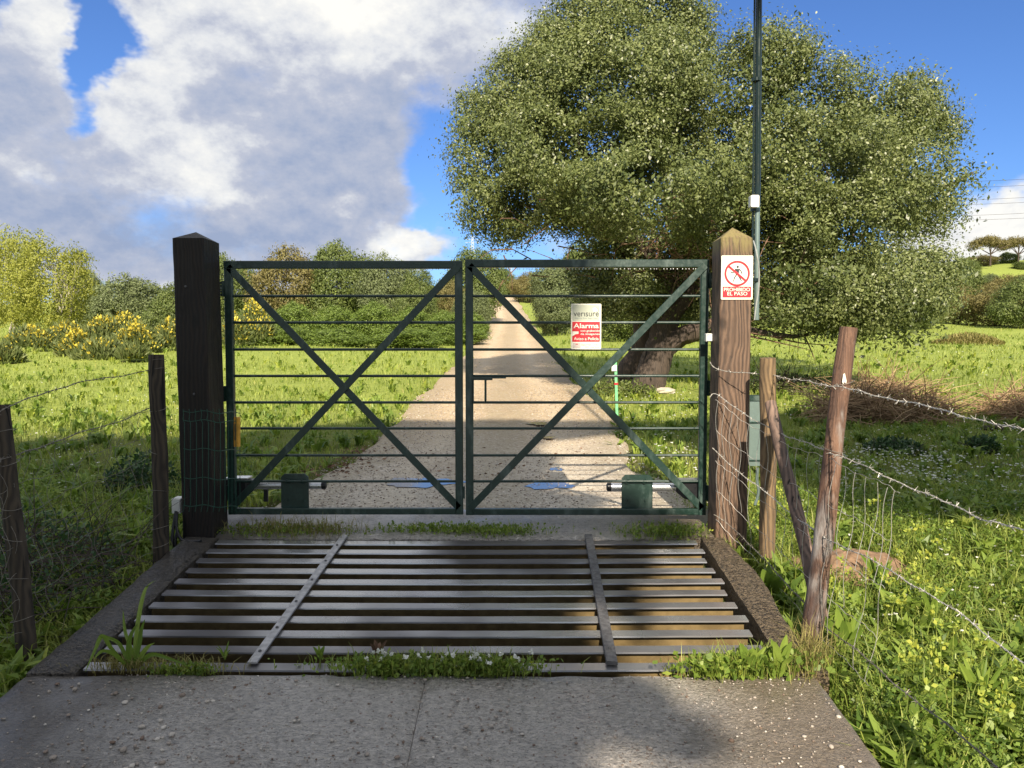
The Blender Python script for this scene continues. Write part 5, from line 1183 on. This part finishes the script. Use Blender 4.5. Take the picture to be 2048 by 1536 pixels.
def herb(px, py, lab, h=.2, n=9, s=.05, mat='weed', on=None, spread=.8):
    p = dpt(px, py) if on is None else on; rt = thing('wild_plant', p, lab, 'plant')
    for i in range(n):
        a = 2*PI*i/n+random.uniform(-.3, .3); r = random.uniform(.3, 1)*spread; tip = p+Vector((math.cos(a)*r*h*.7, math.sin(a)*r*h*.7, h*random.uniform(.6, 1.1))); mid = p.lerp(tip, .5)+Vector((0, 0, h*.15)); strap_leaf(rt, [p, mid, tip], s*random.uniform(.6, 1.1), M[mat])
herb(755, 1318, 'thin reddish sprig standing in the near edge of the grid', .09, 5, .02, 'wetleaf'); herb(640, 1318, 'small yellowish sprig left of the diagonal strip', .06, 6, .018)
herb(1500, 1352, 'broad-leaved dock at the near right corner of the grid', .13, 10, .035); herb(1560, 1352, 'upright dock beside the right curb', .15, 9, .035); herb(450, 1320, 'grass tuft growing between the two nearest rails', .07, 7, .008); herb(900, 1335, 'pointed grass tuft in the clover patch', .09, 8, .008)
def G(px, py): q = hit_t(px, py); return Vector((q.x, q.y, gz(q.x, q.y)))
for px, py, h, s, lab in ((1540, 1200, .16, .07, 'large yellowing leaf plant beside the right curb'), (1690, 1330, .22, .05, 'tall pale leaf standing right of the leaning stake'), (1430, 1050, .16, .03, 'yellow-flowered sprig at the foot of the brown gate post'), (1470, 1130, .12, .03, 'leafy sprig beside the curb under the fence'),
                          (1960, 1420, .20, .03, 'tall weed at the lower right picture edge'), (1860, 1250, .22, .025, 'tall weed right of the leaning stake'), (1760, 1180, .2, .025, 'tall weed behind the leaning stake')):
    herb(px, py, lab, h, 11, s, on=G(px, py))
# yellow euphorbia heads
parts = []
for _ in range(80):
    px, py = random.choice(((1560, 1060), (1735, 1105), (1850, 1420), (1870, 1130), (1900, 1380), (1760, 1310), (1980, 1460), (1820, 1200), (1690, 1230))); q = G(px+random.gauss(0, 45), py+random.gauss(0, 35)); parts.append((q.x, q.y, q.z+random.uniform(.12, .28)))
A = np.array(parts); A = A[clear(A[:, 0], A[:, 1], .02)]; per = 14; rep = np.repeat(np.arange(len(A)), per); V, F = leaf_quads(A[rep]+rng.normal(0, .012, (len(rep), 3)), np.tile([0, 0, .6], (len(rep), 1)), .024, .7, .9)
V2, F2 = blades(A-[0, 0, .2], np.full(len(A), .21), .004, .1); t1 = rng.uniform(.75, 1, len(F)); 
spg = thing('spurge_heads', tuple(A.mean(0)), 'yellow-green spurge heads nodding above the weeds along the right fence', 'flowers'); tag(spg, kind='stuff')
new_obj('flower_heads', raw_mesh('flower_heads', V, F, M['weed'], t1), spg); new_obj('stalks', raw_mesh('stalks', V2, F2, M['grass'], np.full(len(F2), .5)), spg)

# ------------------------------------------------------------------ brambles, dead brush, mounds
def twiggy(name, label, cat, c, rx, ry, h, n, mat, leafm=None, r=.004, group=None, L=(.3, .9), nl=0, ls=.03):
    root = thing(name, c, label, cat, group); P = []; F = []; b = 0; T = []; m = MB()
    for _ in range(n):
        a = random.uniform(0, 2*PI); q = math.sqrt(random.random()); p = Vector((c[0]+q*rx*math.cos(a), c[1]+q*ry*math.sin(a), c[2]+h*random.uniform(0, .75)*(1-q*q*.6))); d = Vector((random.gauss(0, 1), random.gauss(0, .7), random.gauss(.1, .45))).normalized(); ln = random.uniform(*L)
        mid = p+d*ln*.5+Vector((0, 0, random.uniform(0, .12)*ln)); e = p+d*ln; e.z = max(e.z, c[2]+.01); m.tube([p, mid, e], [r, r*.8, r*.3], 3, cap=False)
    me = m.mesh('twigs', mat); 
    if mat == M['deadtwig']: a_ = me.attributes.new('tint', 'FLOAT', 'FACE'); a_.data.foreach_set('value', np.repeat(rng.uniform(0, 1, n), 6).astype(np.float32))
    new_obj('twigs', me, root)
    if nl:
        a = rng.uniform(0, 2*PI, nl); q = np.sqrt(rng.uniform(0, 1, nl)); P = np.stack([c[0]+q*rx*np.cos(a), c[1]+q*ry*np.sin(a), c[2]+h*rng.uniform(0, 1, nl)*(1-q*q*.6)], 1); V, F = leaf_quads(P, np.tile([0, 0, .3], (nl, 1)), ls, .6, 1); new_obj('leaves', raw_mesh('leaves', V, F, leafm, rng.uniform(0, 1, nl)), root)
    return root
def on_g(px, py): q = G(px, py); return (q.x, q.y, q.z)
twiggy('bramble_thicket', 'dark tangled bramble thicket against the curb inside the left fence', 'bramble', (-2.75, 4.1, gz(-2.75, 4.1)), .62, .62, .50, 620, M['twig_dark'], M['darkweed'], .003, L=(.12, .5), nl=2600, ls=.032)
twiggy('brush_pile', 'long heap of dead brown brush on the right meadow', 'brush pile', on_g(1765, 845), 1.0, .5, .75, 1700, M['deadtwig'], r=.006, L=(.15, .7))
twiggy('brush_pile', 'smaller heap of dead brown brush at the right picture edge', 'brush pile', on_g(2055, 842), .6, .5, .6, 800, M['deadtwig'], r=.006, L=(.15, .6))
twiggy('low_shrub', 'low green shrub behind the brown gate post by the brush heap', 'shrub', on_g(1575, 790), .75, .5, .35, 160, M['twig_dark'], M['bushleaf'], .006, nl=3200, ls=.06)
twiggy('dark_shrub', 'bluish dark tuft in the shaded meadow, right of the leaning stake', 'shrub', on_g(1785, 905), .34, .2, .2, 60, M['twig_dark'], M['darkweed'], .003, L=(.1, .3), nl=1100, ls=.05)
twiggy('dark_shrub', 'dark tuft in the shaded meadow near the right picture edge', 'shrub', on_g(1965, 905), .17, .15, .2, 40, M['twig_dark'], M['darkweed'], .003, L=(.1, .3), nl=700, ls=.05)
twiggy('low_shrub', 'dark leafy shrub in the shade left of the grey stake', 'shrub', on_g(285, 985), .28, .3, .34, 60, M['twig_dark'], M['darkweed'], .003, L=(.1, .3), nl=1200, ls=.045)
twiggy('dark_shrub', 'bush of weeds at the foot of the oak trunk', 'shrub', on_g(1240, 790), .7, .4, .3, 40, M['twig_dark'], M['bushleaf'], .004, nl=1200, ls=.06)
def mound(name, label, cat, px, py, rx, h, mat, n=1800, y=None):
    c = G(px, py); rt = thing(name, c, label, cat); a = rng.uniform(0, 2*PI, n); q = np.sqrt(rng.uniform(0, 1, n)); P = np.stack([c.x+q*rx*np.cos(a), c.y+q*rx*.6*np.sin(a), c.z+h*(1-q*q)*rng.uniform(.3, 1, n)], 1)
    V, F = blades(P, .22, .03, 1.2); new_obj('blades', raw_mesh('blades', V, F, mat, np.repeat(rng.uniform(0, 1, n), 3)), rt)
mound('grass_mound', 'low yellowish mound of coarse grass on the far right meadow', 'mound', 1935, 690, 1.6, .5, M['drygrass'])
sm = MB(); c = Vector(on_g(1700, 1140)); n, mm = 22, 8
rings = [[c+Vector((.42*k/mm*math.cos(t)*(1+.15*math.sin(3*t)), .30*k/mm*math.sin(t)*(1+.1*math.sin(4*t)), .12*(1-(k/mm)**2)-.01+random.uniform(-.018, .018))) for t in np.linspace(0, 2*PI, n, endpoint=False)] for k in range(mm, 0, -1)]
sm.loft(rings); tag(sm.build('soil_heap', M['soil_red'], None, True), 'reddish heap of dug soil behind the leaning stake', 'soil heap')
for i, (px, py, r) in enumerate(((1975, 862, .10), (2000, 864, .12))):
    m = MB(); c = Vector(on_g(px, py)); 
    rings = [[c+Vector((r*math.sin(PI*k/12)*math.cos(t)*random.uniform(.8, 1.2), r*.8*math.sin(PI*k/12)*math.sin(t), r*.55*math.cos(PI*k/12)+random.uniform(-.01, .01))) for t in np.linspace(0, 2*PI, 12, endpoint=False)] for k in range(6, 0, -1)]
    m.loft(rings); tag(m.build('molehill', simple('dark_wet_soil', (.045, .03, .022), .9, 0, .4, 20, .8)), ['dark molehill on the right meadow, left of its twin', 'dark molehill on the right meadow, right of its twin'][i], 'molehill', 'dark molehills')

# ------------------------------------------------------------------ stones
ICO = np.array([(0, 0, 1), (.894, 0, .447), (.276, .851, .447), (-.724, .526, .447), (-.724, -.526, .447), (.276, -.851, .447), (.724, .526, -.447), (-.276, .851, -.447), (-.894, 0, -.447), (-.276, -.851, -.447), (.724, -.526, -.447), (0, 0, -1)])
ICF = np.array([(0,1,2),(0,2,3),(0,3,4),(0,4,5),(0,5,1),(1,6,2),(2,7,3),(3,8,4),(4,9,5),(5,10,1),(6,7,2),(7,8,3),(8,9,4),(9,10,5),(10,6,1),(11,7,6),(11,8,7),(11,9,8),(11,10,9),(11,6,10)])
def stones(name, label, P, r, mat, tint, cat='pebbles'):
    n = len(P); S = r[:, None, None]*rng.uniform(.6, 1.25, (n, 1, 3))*np.array([1, 1, .6]); V = P[:, None, :]+ICO[None]*S*rng.uniform(.85, 1.15, (n, 12, 1)); F = (ICF[None]+(np.arange(n)*12)[:, None, None]).reshape(-1, 3)
    tag(new_obj(name, raw_mesh(name, V.reshape(-1, 3), F, mat, np.repeat(tint, 20), smooth=False)), label, cat, kind='stuff')
n = 2600; x = np.where(rng.uniform(0, 1, n) < .5, rng.uniform(-1.95, 1.2, n), np.where(rng.uniform(0, 1, n) < .6, rng.normal(-1.25, .35, n), rng.normal(.85, .22, n))); y = rng.uniform(1.6, YF-.01, n); x = np.clip(x, -1.95, 1.2)
stones('pebbles', 'loose pebbles strewn over the concrete ramp', np.stack([x, y, zd(y)+.001], 1), rng.uniform(.0018, .0062, n)*np.where(rng.uniform(0, 1, n) < .05, 1.9, 1), M['pebble'], np.clip(rng.normal(.4, .24, n), 0, .85))
n = 110; x = np.where(rng.uniform(0, 1, n) < .7, rng.normal(-1.3, .3, n), rng.normal(-.15, .2, n)); y = rng.uniform(2.1, YF-.05, n); x = np.clip(x, -1.9, 1.1)
stones('loose_stones', 'larger loose stones lying on the left half of the concrete ramp', np.stack([x, y, zd(y)+.004], 1), rng.uniform(.006, .014, n), M['pebble'], np.clip(rng.normal(.5, .3, n), 0, 1), 'stones')
n = 9000; y = 5.25+rng.uniform(0, 1, n)**1.8*10; l = np.interp(y, RY, RL); r_ = np.interp(y, RY, RR); x = l+(r_-l)*rng.uniform(-.03, 1.03, n)
stones('track_gravel', 'loose gravel lying on the track behind the gate', np.stack([x, y, terr0(x, y)+.016], 1), rng.uniform(.002, .007, n)*(1+.06*y), M['pebble'], np.clip(rng.normal(.5, .25, n), 0, 1), 'gravel')
n = 380; x = np.where(rng.uniform(0, 1, n) < .85, rng.normal(-1.75, .22, n), rng.uniform(-1.5, 1.2, n)); y = rng.uniform(6.8, 8.6, n); k = on_road(x, y, .3); x, y = x[k], y[k]
V, F = leaf_quads(np.stack([x, y, terr0(x, y)+.022], 1), rng.normal(0, 1, (len(x), 3))*[1, 1, .15], .05, .4, .3); tag(new_obj('leaf_litter', raw_mesh('leaf_litter', V, F, M['wetleaf'], rng.uniform(0, 1, len(x)))), 'brown leaf litter on the left edge of the track behind the gate', 'leaf litter', kind='stuff')
def rock(c, s, label, name='rock', mat='stone'):
    m = MB(); n = 12; rings = []
    for k in range(1, 8):
        ph = PI*k/8; rings.append([Vector(c)+Vector((s[0]*math.cos(t)*math.sin(ph), s[1]*math.sin(t)*math.sin(ph), s[2]*math.cos(ph)))*random.uniform(.86, 1.14)*1.0+Vector(c)*0 if False else Vector(c)+Vector((s[0]*math.cos(t)*math.sin(ph), s[1]*math.sin(t)*math.sin(ph), s[2]*math.cos(ph)))*random.uniform(.86, 1.14) for t in np.linspace(0, 2*PI, n, endpoint=False)])
    m.loft(rings[::-1]); tag(m.build(name, M[mat]), label, 'rock')
rock(at(951, 616, 45), (.30, .25, .36), 'pale boulder among the brambles left of the far track')
p = on_g(1330, 786); rock((p[0], p[1], p[2]+.04), (.22, .14, .07), 'flat pale stone at the foot of the oak trunk')

# ------------------------------------------------------------------ road sign, marker, pylon, power lines
c = Vector(on_g(1082, 648)); Yc = c.y
rt = thing('road_sign', c, 'small triangular warning sign on a post beside the far track', 'road sign')
m = MB(); m.tube([(c.x, Yc, c.z), (c.x, Yc, at(0, 625, Yc).z)], .05, 8); m.build('sign_post', M['galv'], rt)
t0, t1_ = at(1076, 629, Yc), at(1089, 619, Yc); w = (t1_.x-t0.x)
m = MB(); m.prism([(t0.x-.02, t0.z), (t1_.x+.02, t0.z), ((t0.x+t1_.x)/2, t0.z+w*.95)], Yc-.08, Yc-.06); m.build('sign_rim', M['red'], rt)
m = MB(); m.prism([(t0.x+w*.13, t0.z+w*.08), (t1_.x-w*.13, t0.z+w*.08), ((t0.x+t1_.x)/2, t0.z+w*.74)], Yc-.095, Yc-.082); m.build('sign_face', M['cream'], rt)
c = Vector(on_g(1234, 836)); rt = thing('marker_post', c, 'slim bright green marker post with white tag beside the track', 'marker post'); Yc = c.y
tp = at(1231, 724, Yc); m = MB(); m.bar(c, tp, .040, .03); m.build('post_shaft', M['marker'], rt)
m = MB(); a, b = at(1226, 730, Yc-.02), at(1236, 742, Yc-.02); m.box((a.x-.02, Yc-.03, b.z), (b.x-.02, Yc-.018, a.z)); m.build('white_tag', M['white_plastic'], rt)
m = MB(); q = c.lerp(tp, .59); m.bar(q, q+Vector((0, 0, .03)), .052, .042); m.build('red_band', M['red'], rt)
def pylon(px, pyt, pyb, Y, lab):
    p, q = at(px, pyb, Y), at(px, pyt, Y); h = q.z-p.z; rt = thing('pylon', p, lab, 'pylon', 'far lattice pylons'); m = MB(); w = h*.13; r = h*.009
    for sx_ in (-1, 1):
        for sy_ in (-1, 1): m.tube([(p.x+sx_*w, Y+sy_*w, p.z-10), (p.x+sx_*w*.15, Y+sy_*w*.15, q.z)], r, 4)
    for k in range(8):
        t, u = k/8, (k+1)/8; a_, b_ = w*(1-.85*t), w*(1-.85*u); m.tube([(p.x-a_, Y-a_, p.z+h*t), (p.x+b_, Y-b_, p.z+h*u)], r*.7, 3); m.tube([(p.x+a_, Y-a_, p.z+h*t), (p.x-b_, Y-b_, p.z+h*u)], r*.7, 3)
    m.build('lattice_tower', M['pylon'], rt)
    m = MB()
    for t, l in ((.72, .3), (.84, .24), (.95, .17)): m.tube([(p.x-h*l, Y, p.z+h*t), (p.x, Y, p.z+h*(t+.03)), (p.x+h*l, Y, p.z+h*t)], r*.9, 4)
    m.build('cross_arms', M['pylon'], rt)
pylon(945, 472, 520, 520, 'far lattice pylon above the rounded tree at the track bend'); pylon(1022, 528, 560, 700, 'smaller far pylon right of the gate centre')
for i, (ya, yb) in enumerate(((356, 348), (368, 361), (393, 384), (402, 395), (424, 416), (433, 427))):
    a, b = at(1900, ya+8, 95), at(2300, yb-14, 90); pts = [a.lerp(b, t)+Vector((0, 0, -.35*math.sin(PI*t))) for t in np.linspace(0, 1, 12)]
    m = MB(); m.tube(pts, .016, 4); tag(m.build('power_line', M['twig_dark']), 'power line crossing the sky at the right edge, '+['topmost', 'second from the top', 'third from the top', 'fourth from the top', 'second from the bottom', 'lowest'][i], 'power line', 'power lines at the right edge')
